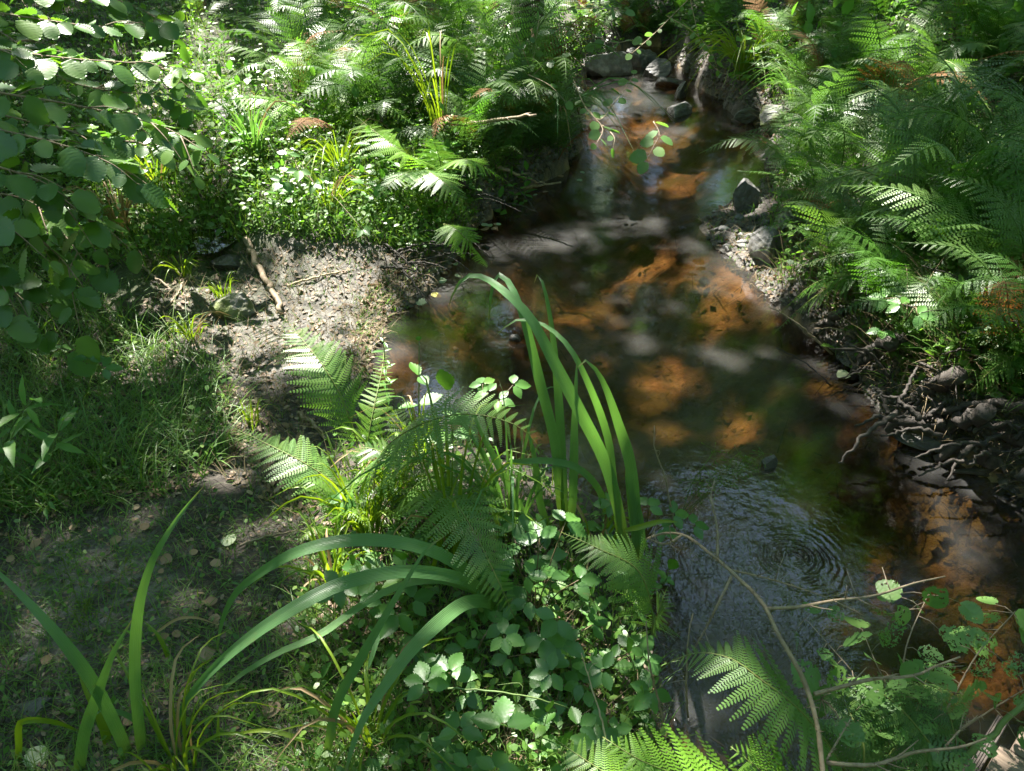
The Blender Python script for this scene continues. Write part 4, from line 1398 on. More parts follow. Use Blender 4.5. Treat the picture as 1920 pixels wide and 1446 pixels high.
iris('tall iris with long strap leaves standing in front of the pool', (1160, 1030, .12), [
    ([(1193, 1045, .12), (1191, 960, .30), (1180, 865, .48), (1160, 799, .60), (1133, 722, .72), (1110, 685, .78), (1090, 674, .80), (1082, 690, .78)], 0.0325, dict(roll=.5)),
    ([(1188, 1050, .12), (1163, 1005, .22), (1150, 900, .42), (1138, 815, .56), (1092, 695, .74), (1057, 639, .80), (1013, 606, .82), (973, 599, .82), (948, 612, .80), (928, 632, .77)], 0.0193, dict(roll=.3, n=28)),
    ([(1180, 1052, .12), (1160, 960, .32), (1133, 865, .50), (1083, 765, .66), (1033, 669, .78), (993, 595, .86), (940, 542, .90), (900, 518, .90), (872, 520, .88), (852, 545, .84), (839, 582, .79)], 0.0310, dict(roll=.35, n=30)),
    ([(1056, 1000, .12), (1050, 940, .26), (1040, 832, .46), (1010, 709, .66), (987, 615, .79), (967, 555, .86), (947, 521, .88), (930, 517, .87), (922, 545, .83), (916, 608, .74)], 0.0279, dict(roll=.4, n=28)),
    ([(1060, 1002, .12), (1058, 940, .26), (1050, 782, .52), (1037, 632, .74), (1023, 549, .84), (1013, 520, .87), (1004, 517, .86), (1001, 532, .84)], 0.0240, dict(roll=-.4, n=26)),
    ([(1066, 1002, .12), (1073, 940, .26), (1077, 782, .52), (1082, 668, .66)], 0.0279, dict(roll=.6)),
    ([(1140, 985, .14), (1128, 930, .28), (1105, 895, .36), (1073, 873, .40), (1023, 864, .42), (975, 866, .42), (950, 870, .41), (925, 910, .36), (893, 968, .28)], 0.0185, dict(roll=.2, n=30)),
    ([(1035, 1010, .12), (985, 965, .22), (945, 895, .36), (905, 815, .48), (880, 760, .56), (860, 745, .57), (845, 770, .54)], 0.0202, dict(roll=.4)),
    ([(1040, 1012, .12), (1015, 950, .24), (1003, 860, .40), (985, 790, .5)], 0.0232, dict(roll=-.5)),
    ([(1195, 1050, .1), (1197, 1010, .2), (1190, 960, .3), (1172, 880, .44)], 0.0387, dict(roll=.2)),
    ([(1170, 995, .30), (1200, 988, .32), (1240, 978, .33), (1272, 979, .33)], 0.0140, dict(roll=.1, mat=M_SEDGE, label='yellowing bent-over leaf tip')),
])
iris('low iris with broad leaves arching down over the trodden mud', (935, 1150, .14), [
    ([(935, 1145, .14), (905, 1098, .30), (873, 1068, .38), (807, 1032, .46), (723, 1014, .50), (640, 1015, .50), (560, 1034, .48), (500, 1066, .43), (443, 1111, .36), (417, 1164, .28), (404, 1237, .18)], 0.0279, dict(roll=.2, n=32)),
    ([(935, 1148, .14), (905, 1110, .30), (873, 1088, .38), (807, 1074, .44), (740, 1073, .48), (640, 1095, .50), (533, 1151, .48), (433, 1224, .42), (360, 1300, .34), (329, 1364, .26), (320, 1448, .16)], 0.0279, dict(roll=.15, n=32)),
    ([(938, 1150, .14), (910, 1118, .26), (873, 1102, .32), (823, 1088, .36), (757, 1096, .38), (690, 1127, .38), (600, 1190, .34), (520, 1225, .30), (433, 1280, .24), (367, 1357, .18), (335, 1444, .12)], 0.0163, dict(roll=.3, n=30)),
    ([(940, 1152, .14), (922, 1132, .26), (900, 1127, .32), (867, 1134, .38), (827, 1164, .42), (773, 1217, .44), (723, 1284, .44), (680, 1351, .42), (655, 1420, .38), (640, 1480, .34)], 0.0310, dict(roll=.25, n=30)),
    ([(604, 1460, .16), (612, 1420, .22), (632, 1320, .38), (673, 1241, .50), (723, 1154, .60), (763, 1087, .66), (800, 1030, .70), (838, 1003, .71)], 0.0185, dict(roll=-.3, n=26)),
    ([(850, 1110, .12), (856, 1020, .28), (862, 930, .42), (868, 850, .54)], 0.0170, dict(roll=.5, mat=M_SEDGE)),
    ([(800, 1120, .12), (825, 1010, .30), (845, 930, .42), (865, 880, .48)], 0.0124, dict(roll=.4, mat=M_SEDGE)),
    ([(945, 1140, .14), (985, 1180, .18), (1000, 1215, .15)], 0.0232, dict(roll=.2)),
    ([(800, 1180, .12), (780, 1150, .2), (720, 1175, .26), (690, 1250, .22), (640, 1330, .12)], 0.0124, dict(roll=.2)),
])
iris('clump of upright sword leaves rising from the near edge of the mud', (265, 1460, .12), [
    ([(274, 1470, .12), (262, 1380, .26), (252, 1260, .42), (258, 1150, .54), (280, 1064, .62), (307, 1011, .66), (340, 962, .68), (386, 907, .69)], 0.0232, dict(roll=.5, n=26)),
    ([(262, 1470, .12), (217, 1364, .30), (170, 1275, .44), (110, 1194, .54), (50, 1127, .60), (0, 1077, .63), (-40, 1045, .64)], 0.0248, dict(roll=.4, n=24)),
    ([(146, 1480, .12), (157, 1380, .30), (187, 1290, .42), (213, 1222, .50), (250, 1158, .55)], 0.0232, dict(roll=.3)),
    ([(215, 1470, .1), (193, 1364, .24), (160, 1295, .30), (146, 1258, .32)], 0.0202, dict(roll=.6, mat=M_SEDGE)),
    ([(338, 1340, .06), (318, 1240, .18), (295, 1190, .24), (265, 1160, .27)], 0.0140, dict(roll=.4, mat=M_SEDGE)),
    ([(366, 1282, .10), (320, 1258, .16), (290, 1248, .19), (268, 1243, .2)], 0.0131, dict(roll=.2, mat=M_SEDGE)),
    ([(30, 1470, .12), (35, 1400, .22), (37, 1356, .28), (60, 1350, .28), (110, 1356, .24), (165, 1380, .16)], 0.0131, dict(roll=.3, mat=M_SEDGE, n=26)),
    ([(280, 1470, .1), (262, 1360, .24), (200, 1330, .3), (172, 1345, .28)], 0.0155, dict(roll=.4)),
    ([(240, 1480, .1), (232, 1440, .12), (205, 1395, .12), (180, 1392, .12), (160, 1415, .08)], 0.0140, dict(roll=.2, mat=M_DRYBLADE, label='dry tan curled leaf')),
    ([(285, 1192, .2), (330, 1162, .22), (365, 1158, .22), (410, 1172, .18)], 0.0069, dict(roll=.2, mat=M_DRYBLADE, label='thin dry arching leaf')),
    ([(212, 1460, .1), (208, 1400, .18), (212, 1330, .24)], 0.0108, dict(roll=.3, mat=M_SEDGE)),
    ([(410, 1480, .1), (408, 1400, .2), (410, 1325, .28)], 0.0101, dict(roll=.3, mat=M_SEDGE)),
    ([(640, 1420, .16), (560, 1385, .22), (500, 1370, .24), (440, 1377, .22), (415, 1385, .2)], 0.0093, dict(roll=.1, mat=M_SEDGE, label='pale shiny blade lying over the herbs')),
])
# sedge clumps: each blade a part
def sedge(label, u, v, n, Lr, w, mat, lean=.5, group=None, z=None):
    b = G1(u, v) if z is None else Vector(P(u, v, z))
    t = thing('sedge', label, 'sedge', b, group)
    for k in range(n):
        a = random.uniform(0, 6.28); L = Lr * random.uniform(.55, 1.15); ln = lean * random.uniform(.3, 1.4)
        h = Vector((math.cos(a), math.sin(a), 0))
        s = b + h * random.uniform(0, .04)
        pts = [s, s + h * L * .15 * ln + Vector((0, 0, L * .4)), s + h * L * .5 * ln + Vector((0, 0, L * (.78 - .1 * ln))), s + h * L * .95 * ln + Vector((0, 0, L * (.9 - .5 * ln)))]
        blade(t, pts, w * random.uniform(.6, 1.2), mat if random.random() < .9 else M_DRYBLADE, roll=random.uniform(-.8, .8), n=9, fold=.4)
    return t


sedge('bright yellow-green sedge clump between the low iris and the striped fern', 690, 1010, 42, .34, .008, M_SEDGE, .7)
sedge('second bright sedge clump nearer the water beside the ferns', 745, 930, 34, .34, .008, M_SEDGE, .6)
sedge('small bright sedge tuft behind the low iris leaves', 625, 1100, 26, .24, .007, M_SEDGE, .8)
sedge('sedge tuft at the waterside below the tall herb', 790, 860, 24, .28, .007, M_SEDGE, .6)
sedge('rounded dark tussock on the bank above the side rill', 480, 300, 46, .42, .009, M_IRIS, 1.0)
sedge('straw-coloured tuft beside the side rill puddle', 235, 440, 34, .34, .009, M_DRYBLADE, .8)
sedge('green tuft under the lowest hazel leaves by the rill', 300, 360, 26, .32, .009, M_SEDGE, .8)
sedge('fine pale tuft hanging over the pool bank', 620, 400, 34, .30, .007, M_SEDGE, 1.1)
sedge('pale drooping tuft on the bank near the forked fern', 640, 330, 34, .34, .008, M_SEDGE, 1.1)
sedge('yellow tuft growing on the sunlit mud', 345, 520, 30, .14, .005, M_SEDGE, 1.0)
sedge('small tuft standing on the mud beside the puddle', 420, 560, 20, .14, .005, M_SEDGE, .9)
sedge('bright small tuft at the edge of the shaded grass', 360, 640, 24, .14, .006, M_SEDGE, 1.0)
sedge('little tuft of pale blades behind the low striped fern', 470, 800, 18, .13, .005, M_SEDGE, .8)
sedge('arching mop of sedge drooping over the far waterside', 1390, 150, 60, .55, .012, M_SEDGE, 1.2)
sedge('thin rushes behind the forked bright fern', 830, 270, 16, .8, .009, M_SEDGE, .6)
sedge('green tussock under the hanging fronds of the steep bank', 1490, 210, 46, .5, .010, M_IRIS, 1.1)
sedge('loose sheaf of long thin blades rising behind the low iris', 850, 1060, 26, .55, .009, M_SEDGE, .55)
sedge('thin arching blades between the tall iris and the fringed fern', 960, 1000, 22, .5, .009, M_IRIS, .8)
sedge('slim grass sheaf rising at the shaded bottom of the thicket', 700, 1400, 22, .3, .006, M_SEDGE, .8)
sedge('slim grass sheaf at the foot of the corner blades', 330, 1440, 24, .26, .006, M_SEDGE, .8)
sedge('tuft of thick blades at the foot of the tall iris', 1120, 1040, 14, .22, .010, M_SEDGE, .7)
sedge('tuft hanging into the water under the dark tree base', 1040, 250, 40, .5, .01, M_IRIS, 1.2)

# ------------------------------------------------------------------ ferns seen close: every pinna a piece of its own
def hero(label, base, fronds):
    t = thing('fern', label, 'fern', Vector(P(*base)))
    for pts, ml, kw in fronds:
        hero_frond(t, PT(pts), ml, **kw)
    return t


hero('fern with three bright fronds forked over the pool bank', (828, 320, .33), [
    ([(828, 320, .33), (800, 308, .42), (757, 285, .52), (707, 250, .58), (668, 218, .58)], .20, dict(n_pairs=34, mat=M_FERN_LIME)),
    ([(828, 322, .33), (850, 302, .46), (880, 300, .50), (915, 316, .46), (956, 344, .36)], .17, dict(n_pairs=31, mat=M_FERN_LIME)),
    ([(822, 322, .33), (800, 318, .42), (830, 340, .46), (862, 372, .40), (882, 420, .26)], .19, dict(n_pairs=31, mat=M_FERN_PALE)),
    ([(828, 318, .33), (822, 290, .46), (812, 262, .56), (802, 238, .62)], .15, dict(n_pairs=29, mat=M_FERN_MID)),
    ([(822, 325, .33), (770, 322, .44), (730, 345, .46), (700, 380, .40)], .16, dict(n_pairs=26, mat=M_FERN_MID)),
])
hero('small bright fern hanging low over the pool edge', (832, 420, .26), [
    ([(832, 420, .26), (852, 428, .30), (878, 452, .26), (898, 478, .18), (912, 502, .08)], .12, dict(n_pairs=26, mat=M_FERN_LIME)),
    ([(832, 420, .26), (842, 440, .26), (858, 460, .2), (872, 490, .1)], .09, dict(n_pairs=21, mat=M_FERN)),
])
hero('upright fern with a sunlit striped frond on the mud bank', (672, 850, .12), [
    ([(676, 850, .12), (660, 800, .26), (640, 745, .36), (608, 690, .44), (568, 638, .48), (527, 592, .50)], .135, dict(n_pairs=34, mat=M_FERN_PALE, peak=.4)),
    ([(680, 950, .10), (640, 915, .24), (570, 868, .32), (500, 832, .34), (432, 800, .32)], .12, dict(n_pairs=34, mat=M_FERN_PALE, peak=.4)),
    ([(640, 800, .14), (590, 690, .3), (530, 634, .34), (470, 608, .34), (420, 592, .32)], .11, dict(n_pairs=29, mat=M_FERN)),
    ([(690, 900, .12), (690, 830, .28), (700, 770, .36), (715, 700, .40), (722, 640, .40)], .07, dict(n_pairs=31, mat=M_FERN_LIME)),
])
hero('big fern arching its fringed frond in front of the pool', (740, 960, .12), [
    ([(700, 920, .12), (715, 850, .42), (780, 800, .58), (873, 776, .66), (973, 800, .64), (1026, 860, .56)], .165, dict(n_pairs=39, mat=M_FERN_PALE, up=(0, -.2, 1), peak=.45, ang=78)),
    ([(780, 1010, .12), (800, 920, .34), (850, 940, .44), (890, 1000, .46), (930, 1080, .42), (968, 1165, .32)], .15, dict(n_pairs=44, mat=M_FERN_PALE, peak=.4, ang=74)),
    ([(740, 990, .12), (760, 930, .28), (820, 890, .38), (900, 880, .42), (960, 905, .38)], .13, dict(n_pairs=36, mat=M_FERN_PALE)),
    ([(700, 960, .12), (720, 900, .28), (750, 870, .36), (690, 840, .40), (630, 860, .34)], .11, dict(n_pairs=31, mat=M_FERN_MID)),
])
hero('small crisp dark green fern below the tall iris', (1222, 1180, .2), [
    ([(1222, 1190, .18), (1222, 1140, .34), (1195, 1068, .44), (1125, 1030, .48), (1052, 998, .46)], .115, dict(n_pairs=34, mat=M_FERN_PALE, peak=.35, roll=-.15)),
    ([(1222, 1192, .18), (1240, 1130, .30), (1252, 1100, .33)], .06, dict(n_pairs=16, mat=M_FERN_PALE)),
])
hero('wide fern reaching over the dark water under the bramble cane', (1585, 1450, .3), [
    ([(1590, 1450, .3), (1525, 1360, .46), (1480, 1314, .52), (1430, 1277, .55), (1373, 1236, .56), (1310, 1224, .54), (1258, 1240, .5)], .145, dict(n_pairs=29, mat=M_FERN_PALE, peak=.4, ang=75, roll=.15)),
    ([(1610, 1470, .3), (1620, 1400, .38), (1590, 1330, .4), (1560, 1270, .4)], .12, dict(n_pairs=23, mat=M_FERN_MID)),
    ([(1620, 1470, .25), (1680, 1400, .34), (1720, 1330, .36), (1740, 1260, .34)], .13, dict(n_pairs=26, mat=M_FERN_MID)),
])
hero('fern with long slim fronds among the lacy alder shoot', (1800, 1480, .2), [
    ([(1790, 1470, .22), (1740, 1390, .36), (1690, 1330, .42), (1640, 1290, .44), (1590, 1265, .42)], .11, dict(n_pairs=24, mat=M_FERN_MID, peak=.4)),
    ([(1800, 1460, .22), (1790, 1380, .34), (1770, 1310, .38), (1740, 1250, .38)], .10, dict(n_pairs=22, mat=M_FERN_MID, peak=.4)),
])
hero('light yellow-green fern cut off by the bottom of the view', (1490, 1560, .3), [
    ([(1500, 1570, .3), (1400, 1510, .42), (1290, 1462, .50), (1200, 1425, .54), (1130, 1382, .55)], .13, dict(n_pairs=26, mat=M_FERN_LIME, peak=.5, ang=80)),
    ([(1400, 1580, .3), (1280, 1520, .42), (1170, 1470, .46), (1090, 1420, .47), (1032, 1380, .46)], .105, dict(n_pairs=29, mat=M_FERN_LIME, peak=.5, ang=76)),
    ([(1560, 1570, .3), (1490, 1500, .40), (1420, 1440, .46), (1370, 1400, .48)], .115, dict(n_pairs=18, mat=M_FERN_LIME, peak=.5, ang=80)),
])
def bank_fern(label, base, fronds):
    t = thing('fern', label, 'fern', G1(*base) - Vector((0, 0, .02)))
    for pts, ml, kw in fronds:
        kw.setdefault('r', .004)
        hero_frond(t, [Vector(t.location)] + PD(base, pts), ml, **kw)
    return t


bank_fern('bank fern with long feathery fronds sweeping towards the pool', (1775, 430), [
    ([(1772, 350, -.08), (1713, 297, -.10), (1630, 314, -.12), (1547, 345, -.12), (1466, 380, -.10)], .17, dict(n_pairs=36, mat=M_FERN_PALE, peak=.4)),
    ([(1772, 330, -.02), (1730, 280, 0), (1650, 268, .05), (1553, 272, .1)], .15, dict(n_pairs=34, mat=M_FERN_PALE)),
    ([(1760, 370, -.1), (1700, 340, -.15), (1640, 328, -.18), (1570, 310, -.15), (1507, 300, -.1)], .15, dict(n_pairs=32, mat=M_FERN_MID)),
    ([(1750, 410, -.15), (1700, 395, -.25), (1640, 420, -.3), (1590, 455, -.32), (1545, 492, -.3)], .14, dict(n_pairs=32, mat=M_FERN_MID)),
    ([(1800, 360, -.05), (1840, 320, -.1), (1875, 330, -.15), (1912, 392, -.2)], .15, dict(n_pairs=28, mat=M_FERN_MID)),
])
bank_fern('tall pale fern crossing the top of the steep bank', (1900, 430), [
    ([(1895, 370, 0), (1875, 310, -.05), (1827, 240, -.1), (1747, 202, -.1), (1650, 198, -.05)], .17, dict(n_pairs=36, mat=M_FERN_PALE)),
    ([(1900, 340, .02), (1895, 290, 0), (1912, 320, -.1), (1935, 420, -.2)], .15, dict(n_pairs=28, mat=M_FERN_MID)),
    ([(1905, 330, .05), (1910, 240, .1), (1890, 180, .15), (1850, 150, .2)], .16, dict(n_pairs=28, mat=M_FERN_PALE)),
    ([(1885, 390, -.1), (1850, 370, -.2), (1800, 390, -.25), (1760, 450, -.25)], .14, dict(n_pairs=26, mat=M_FERN_MID)),
])
bank_fern('fern near the top corner with fronds leaning both ways', (1765, 235), [
    ([(1765, 150, 0), (1745, 70, -.1), (1705, 40, -.2), (1650, 44, -.3)], .22, dict(n_pairs=32, mat=M_FERN_PALE)),
    ([(1750, 170, -.1), (1760, 115, -.2), (1800, 130, -.35), (1862, 215, -.5)], .22, dict(n_pairs=32, mat=M_FERN_PALE)),
    ([(1740, 170, -.05), (1690, 125, -.1), (1640, 108, -.15), (1570, 122, -.2)], .22, dict(n_pairs=30, mat=M_FERN_MID)),
    ([(1740, 190, -.15), (1680, 165, -.3), (1620, 175, -.4), (1560, 215, -.5)], .22, dict(n_pairs=30, mat=M_FERN_PALE)),
])
bank_fern('fern in the very top corner catching the sun', (1890, 150), [
    ([(1890, 80, 0), (1870, 20, -.1), (1820, -5, -.2), (1760, 10, -.3)], .24, dict(n_pairs=30, mat=M_FERN_PALE)),
    ([(1895, 90, -.1), (1920, 40, -.2), (1940, 90, -.4), (1950, 170, -.5)], .24, dict(n_pairs=30, mat=M_FERN_MID)),
    ([(1880, 110, -.1), (1840, 80, -.3), (1790, 90, -.4), (1750, 140, -.5)], .24, dict(n_pairs=30, mat=M_FERN_PALE)),
])
bank_fern('narrow fern leaning out from the bank beside the mossy stone', (1560, 250), [
    ([(1545, 200, 0), (1515, 150, -.1), (1470, 100, -.2), (1410, 62, -.3)], .14, dict(n_pairs=30, mat=M_FERN_PALE)),
    ([(1540, 215, -.1), (1500, 185, -.2), (1470, 180, -.3), (1440, 190, -.35)], .14, dict(n_pairs=26, mat=M_FERN_LIME)),
    ([(1570, 190, 0), (1590, 150, -.05), (1630, 140, -.1), (1670, 165, -.15)], .16, dict(n_pairs=28, mat=M_FERN_MID)),
])
bank_fern('dark fern hanging over the undercut down to the water', (1690, 505), [
    ([(1670, 490, -.05), (1620, 500, -.1), (1570, 530, -.1), (1510, 570, -.05), (1440, 636, .1)], .12, dict(n_pairs=32, mat=M_FERN_MID)),
    ([(1660, 500, -.1), (1600, 515, -.15), (1530, 530, -.12), (1457, 592, 0)], .12, dict(n_pairs=30, mat=M_FERN)),
    ([(1680, 470, 0), (1640, 462, -.05), (1580, 475, -.1), (1500, 500, -.1)], .12, dict(n_pairs=28, mat=M_FERN_MID)),
])
bank_fern('half-withered fern with a brown stalk dangling beside the roots', (1870, 490), [
    ([(1850, 500, -.08), (1820, 528, -.14), (1780, 575, -.2), (1730, 640, -.2), (1690, 710, -.16), (1672, 748, -.1)], .075, dict(n_pairs=30, mat=M_FERN_LIME, peak=.75)),
    ([(1840, 470, -.05), (1790, 470, -.15), (1730, 500, -.2), (1680, 550, -.2)], .08, dict(n_pairs=26, mat=M_FERN_MID)),
])
bank_fern('low fern spreading over the root tangle', (1985, 660), [
    ([(1960, 640, -.05), (1910, 625, -.1), (1850, 625, -.1), (1775, 648, -.05)], .10, dict(n_pairs=30, mat=M_FERN_MID)),
    ([(1960, 655, -.08), (1910, 662, -.14), (1855, 698, -.16), (1812, 744, -.12)], .10, dict(n_pairs=28, mat=M_FERN)),
])
bank_fern('rust-brown withered frond lying on the bank', (1745, 410), [
    ([(1735, 398, -.05), (1693, 394, -.1), (1613, 400, -.1), (1547, 428, -.08), (1490, 462, -.02)], .075, dict(n_pairs=30, mat=M_FERN_BROWN)),
])
bank_fern('brown dying fern at the far edge of the steep bank', (1955, 520), [
    ([(1945, 490, -.04), (1925, 462, -.08), (1900, 455, -.12), (1875, 475, -.15)], .09, dict(n_pairs=22, mat=M_FERN_BROWN)),
    ([(1935, 510, -.08), (1905, 505, -.14), (1880, 525, -.18)], .09, dict(n_pairs=18, mat=M_FERN_BROWN)),
])

# ------------------------------------------------------------------ fern banks: fronds are parts
COLOUR = {'green': 'green', 'pale': 'pale green', 'lime': 'yellow-green', 'dark': 'dark green', 'rust': 'brown'}


def ferns(spots, where, rows, group, keys, size, n=(5, 8)):
    for (u, v), place in zip(spots, row_places(spots, rows)):
        k = random.choice(keys)
        fern(G1(u, v) - Vector((0, 0, .03)), random.randint(*n), size * random.uniform(.8, 1.15), k, f'{COLOUR[k]} fern {where}, {place}', group)


ferns([(600, 205), (650, 160), (700, 215), (745, 175), (640, 105), (700, 110), (770, 120), (830, 190), (880, 155), (925, 205), (850, 95), (920, 120), (980, 170),
       (560, 130), (760, 60), (690, 50), (600, 45), (830, 40), (900, 60), (960, 40), (1010, 110), (870, 235), (950, 250), (1000, 230), (1020, 60), (620, 260), (680, 250), (740, 235), (800, 225), (900, 250), (1030, 190), (575, 200)],
      'in the stand behind the pool', ['front row', 'middle row', 'back row'], 'ferns of the stand behind the pool bank', ['green', 'green', 'pale', 'lime', 'dark'], .72)
ferns([(940, 280), (990, 275), (1035, 262), (900, 290), (870, 300), (1050, 225), (965, 300), (1010, 285), (920, 320), (1045, 295)],
      'drooping over the undercut pool bank', ['lower row', 'upper row'], 'ferns over the undercut', ['dark', 'green'], .5, (4, 6))
ferns([(1520, 205), (1580, 240), (1640, 250), (1600, 165), (1660, 190), (1530, 290), (1600, 320), (1840, 440), (1900, 560), (1960, 420), (1650, 350), (1560, 380), (1700, 470), (1800, 520),
       (1980, 300), (2000, 200), (1560, 330), (1710, 330), (1500, 350), (1620, 410), (1730, 400)],
      'on the steep shaded bank', ['lower row', 'middle row', 'upper row'], 'ferns of the steep bank', ['green', 'pale', 'dark', 'pale', 'green', 'dark'], .72)
ferns([(1480, 330), (1500, 400), (1520, 460), (1560, 520), (1600, 560), (1660, 610), (1740, 650), (1820, 690), (1900, 720), (1960, 740)],
      'hanging over the waterside of the steep bank', ['row at the edge'], 'ferns along the edge of the steep bank', ['dark', 'green', 'green'], .52, (6, 8))
ferns([(1430, 110), (1500, 80), (1570, 60), (1650, 60), (1740, 70), (1830, 60), (1900, 90), (1960, 60), (1600, 20), (1700, 10), (1400, 60), (1480, 20), (1800, 10), (1900, 5), (1340, 40), (1540, 130), (1470, 150), (1850, 150), (1950, 130)],
      'up the slope beyond the rapids', ['lower row', 'upper row'], 'ferns up the slope', ['green', 'pale', 'dark', 'green'], .7)
ferns([(340, 20), (380, 40), (530, 30), (480, 15), (420, 5), (250, 10), (560, 10)], 'at the back behind the hazel', ['row'], 'ferns behind the hazel', ['pale', 'green'], .45, (4, 6))
ferns([(1620, 470), (1720, 600), (1560, 470), (1900, 700)], 'growing low by the root tangle', ['row'], 'small ferns by the roots', ['dark', 'green'], .32, (4, 6))
ferns([(1120, 75), (1165, 70), (1210, 78), (1255, 70), (1300, 95), (1090, 60), (1190, 45), (1280, 40), (1340, 70)], 'leaning over the top of the rapids', ['row'], 'ferns above the rapids', ['dark', 'green'], .55, (5, 7))
fern(G1(365, 262), 5, .35, 'lime', 'little lime-green fern under the hazel beside the rill')
fern(G1(1500, 235), 5, .32, 'lime', 'bright yellowish fern on the mossy stone by the water')
fern(G1(640, 1010), 5, .22, 'lime', 'tiny lacy fern under the bright sedge')
fern(G1(800, 950), 6, .3, 'green', 'low fern beneath the big fringed frond')

# ------------------------------------------------------------------ the hazel at the left
t = thing('hazel', 'hazel bush with broad rounded leaves hanging into the upper corner', 'hazel', Vector(P(-120, 420, .3)))
hz = [
    [(-160, 60, 1.15), (-20, 90, 1.10), (130, 110, 1.04), (260, 120, .98), (350, 140, .92)],
    [(-160, 130, 1.12), (-20, 170, 1.06), (100, 190, 1.0), (200, 210, .92), (310, 240, .84), (385, 285, .76)],
    [(-160, 220, 1.06), (-20, 240, 1.0), (90, 265, .94), (170, 290, .88), (250, 330, .78)],
    [(-160, 300, .98), (-20, 310, .94), (70, 340, .86), (140, 390, .76), (190, 430, .66)],
    [(-160, 380, .9), (-30, 400, .84), (60, 440, .74), (110, 480, .64), (150, 530, .56)],
    [(-160, -20, 1.25), (-20, 20, 1.2), (100, 40, 1.14), (200, 50, 1.08), (320, 30, 1.06)],
    [(-160, 10, 1.05), (0, 60, .98), (120, 150, .86), (200, 170, .8), (300, 180, .74), (360, 210, .68)],
    [(-160, 180, .95), (0, 215, .88), (110, 240, .8), (230, 265, .72), (330, 275, .66)],
    [(-160, 450, .7), (-40, 490, .62), (40, 540, .52), (90, 570, .45)],
    [(-160, 340, .8), (-20, 360, .74), (60, 380, .68), (120, 440, .58), (165, 500, .5)],
    [(-160, -60, 1.3), (40, -30, 1.26), (180, -10, 1.2), (260, 15, 1.12), (300, 40, 1.08)],
]
for k, b in enumerate(hz):
    sprig(t, PT(b), ME_HAZEL, .033, .094, M_TWIG, .005, False, .12, (0, -.25, 1), .5, .22, .22, True, 20)
    # side twigs
    c = crom(PT(b), 10)
    for q in range(6):
        i = random.randrange(3, 9)
        tg = tangents(c)[i]
        s = tg.cross(Vector((0, 0, 1))) * random.choice((-1, 1))
        e = c[i] + tg * .12 + s * .13 + Vector((0, 0, random.uniform(-.09, .03)))
        sprig(t, [c[i], c[i].lerp(e, .5) + Vector((0, 0, .015)), e], ME_HAZEL, .055, .088, M_TWIG, .003, False, .3, (0, -.25, 1), .4, .25, .2, True, 8)
V, F = [], []
for b in hz:
    s = Vector(P(*b[0])); r0 = Vector(t.location)
    tube(crom([r0, r0.lerp(s, .5) + Vector((-.1, .1, .1)), s], 8), .02, .008, 6, V, F)
part_world('branch', [tuple(v) for v in V], F, M_TWIG, t)

# ------------------------------------------------------------------ alder twig over the water and other woody sprays
t = thing('alder_twig', 'thin alder twig with small round leaves hanging over the stream', 'alder twig', Vector(P(1075, 150, .6)))
for b in ([(1075, 150, .60), (1100, 205, .52), (1130, 240, .45), (1118, 270, .40)], [(1098, 200, .52), (1125, 225, .48), (1150, 195, .55), (1170, 170, .6), (1188, 140, .66)],
          [(1130, 235, .45), (1152, 258, .42), (1150, 275, .38)]):
    sprig(t, PT(b), ME_ALDER, .05, .062, M_TWIG_PALE, .004, False, .3, (0, -.3, 1), .5, .1, .2)
t = thing('alder_twig', 'short hanging twig with dark leaves in front of the sunlit stream bed', 'alder twig', Vector(P(1232, 226, .6)))
sprig(t, PT([(1225, 228, .62), (1236, 250, .58), (1225, 275, .54), (1212, 300, .50)]), ME_ALDER, .045, .072, M_TWIG, .003, False, .0, (0, -.4, 1), .5, .1, .2)
for lb, base, bs in [('bare pale branches with few leaves drooping beyond the rapids', (1240, 150), [[(1340, -50, -1.2), (1270, 20, -1.3), (1220, 70, -1.4), (1185, 100, -1.5)], [(1250, 30, -1.3), (1300, 60, -1.35), (1335, 100, -1.4), (1345, 130, -1.45)], [(1290, -20, -1.2), (1320, 100, -1.3), (1350, 135, -1.4), (1390, 142, -1.5)]]),
                     ('leafy twig reaching in from the dark tree base to the rapids', (1040, 205), [[(1040, 40, 0), (1100, 60, -.1), (1150, 80, -.2), (1185, 75, -.3)], [(1030, 80, 0), (1080, 100, -.1), (1120, 95, -.2)], [(1050, 20, 0), (1110, 15, -.1), (1170, 20, -.2)], [(1020, 120, -.1), (1070, 140, -.2), (1095, 170, -.3)], [(1010, 60, -.2), (1060, 50, -.3), (1100, 80, -.4)]]),
                     ('slender sapling beside the dark tree base lit by the sun', (960, 250), [[(960, 250, 0), (985, 180, .05), (1000, 110, .05), (1010, 40, 0)], [(985, 160, 0), (1020, 120, -.1), (1050, 105, -.15)], [(980, 180, 0), (955, 120, -.1), (940, 90, -.2)], [(995, 130, 0), (975, 80, -.1), (960, 40, -.15)], [(990, 140, -.1), (1030, 160, -.2), (1060, 190, -.25)]]),
                     ('light leafy sprig on the bank above the pale stick', (900, 215), [[(900, 215, 0), (905, 160, -.05), (890, 100, -.1), (900, 50, -.1)], [(903, 150, -.05), (940, 130, -.15), (965, 140, -.2)], [(897, 120, -.05), (860, 100, -.15), (845, 110, -.2)]])]:
    pp = [PD(base, b) for b in bs]
    t = thing('sapling', lb, 'sapling', pp[0][0])
    for k, b in enumerate(pp):
        sprig(t, b, ME_ALDER, .06, .062, M_TWIG_PALE, .006 if k == 0 else .004, False, .1, (0, -.3, 1), .6, .15, .2)
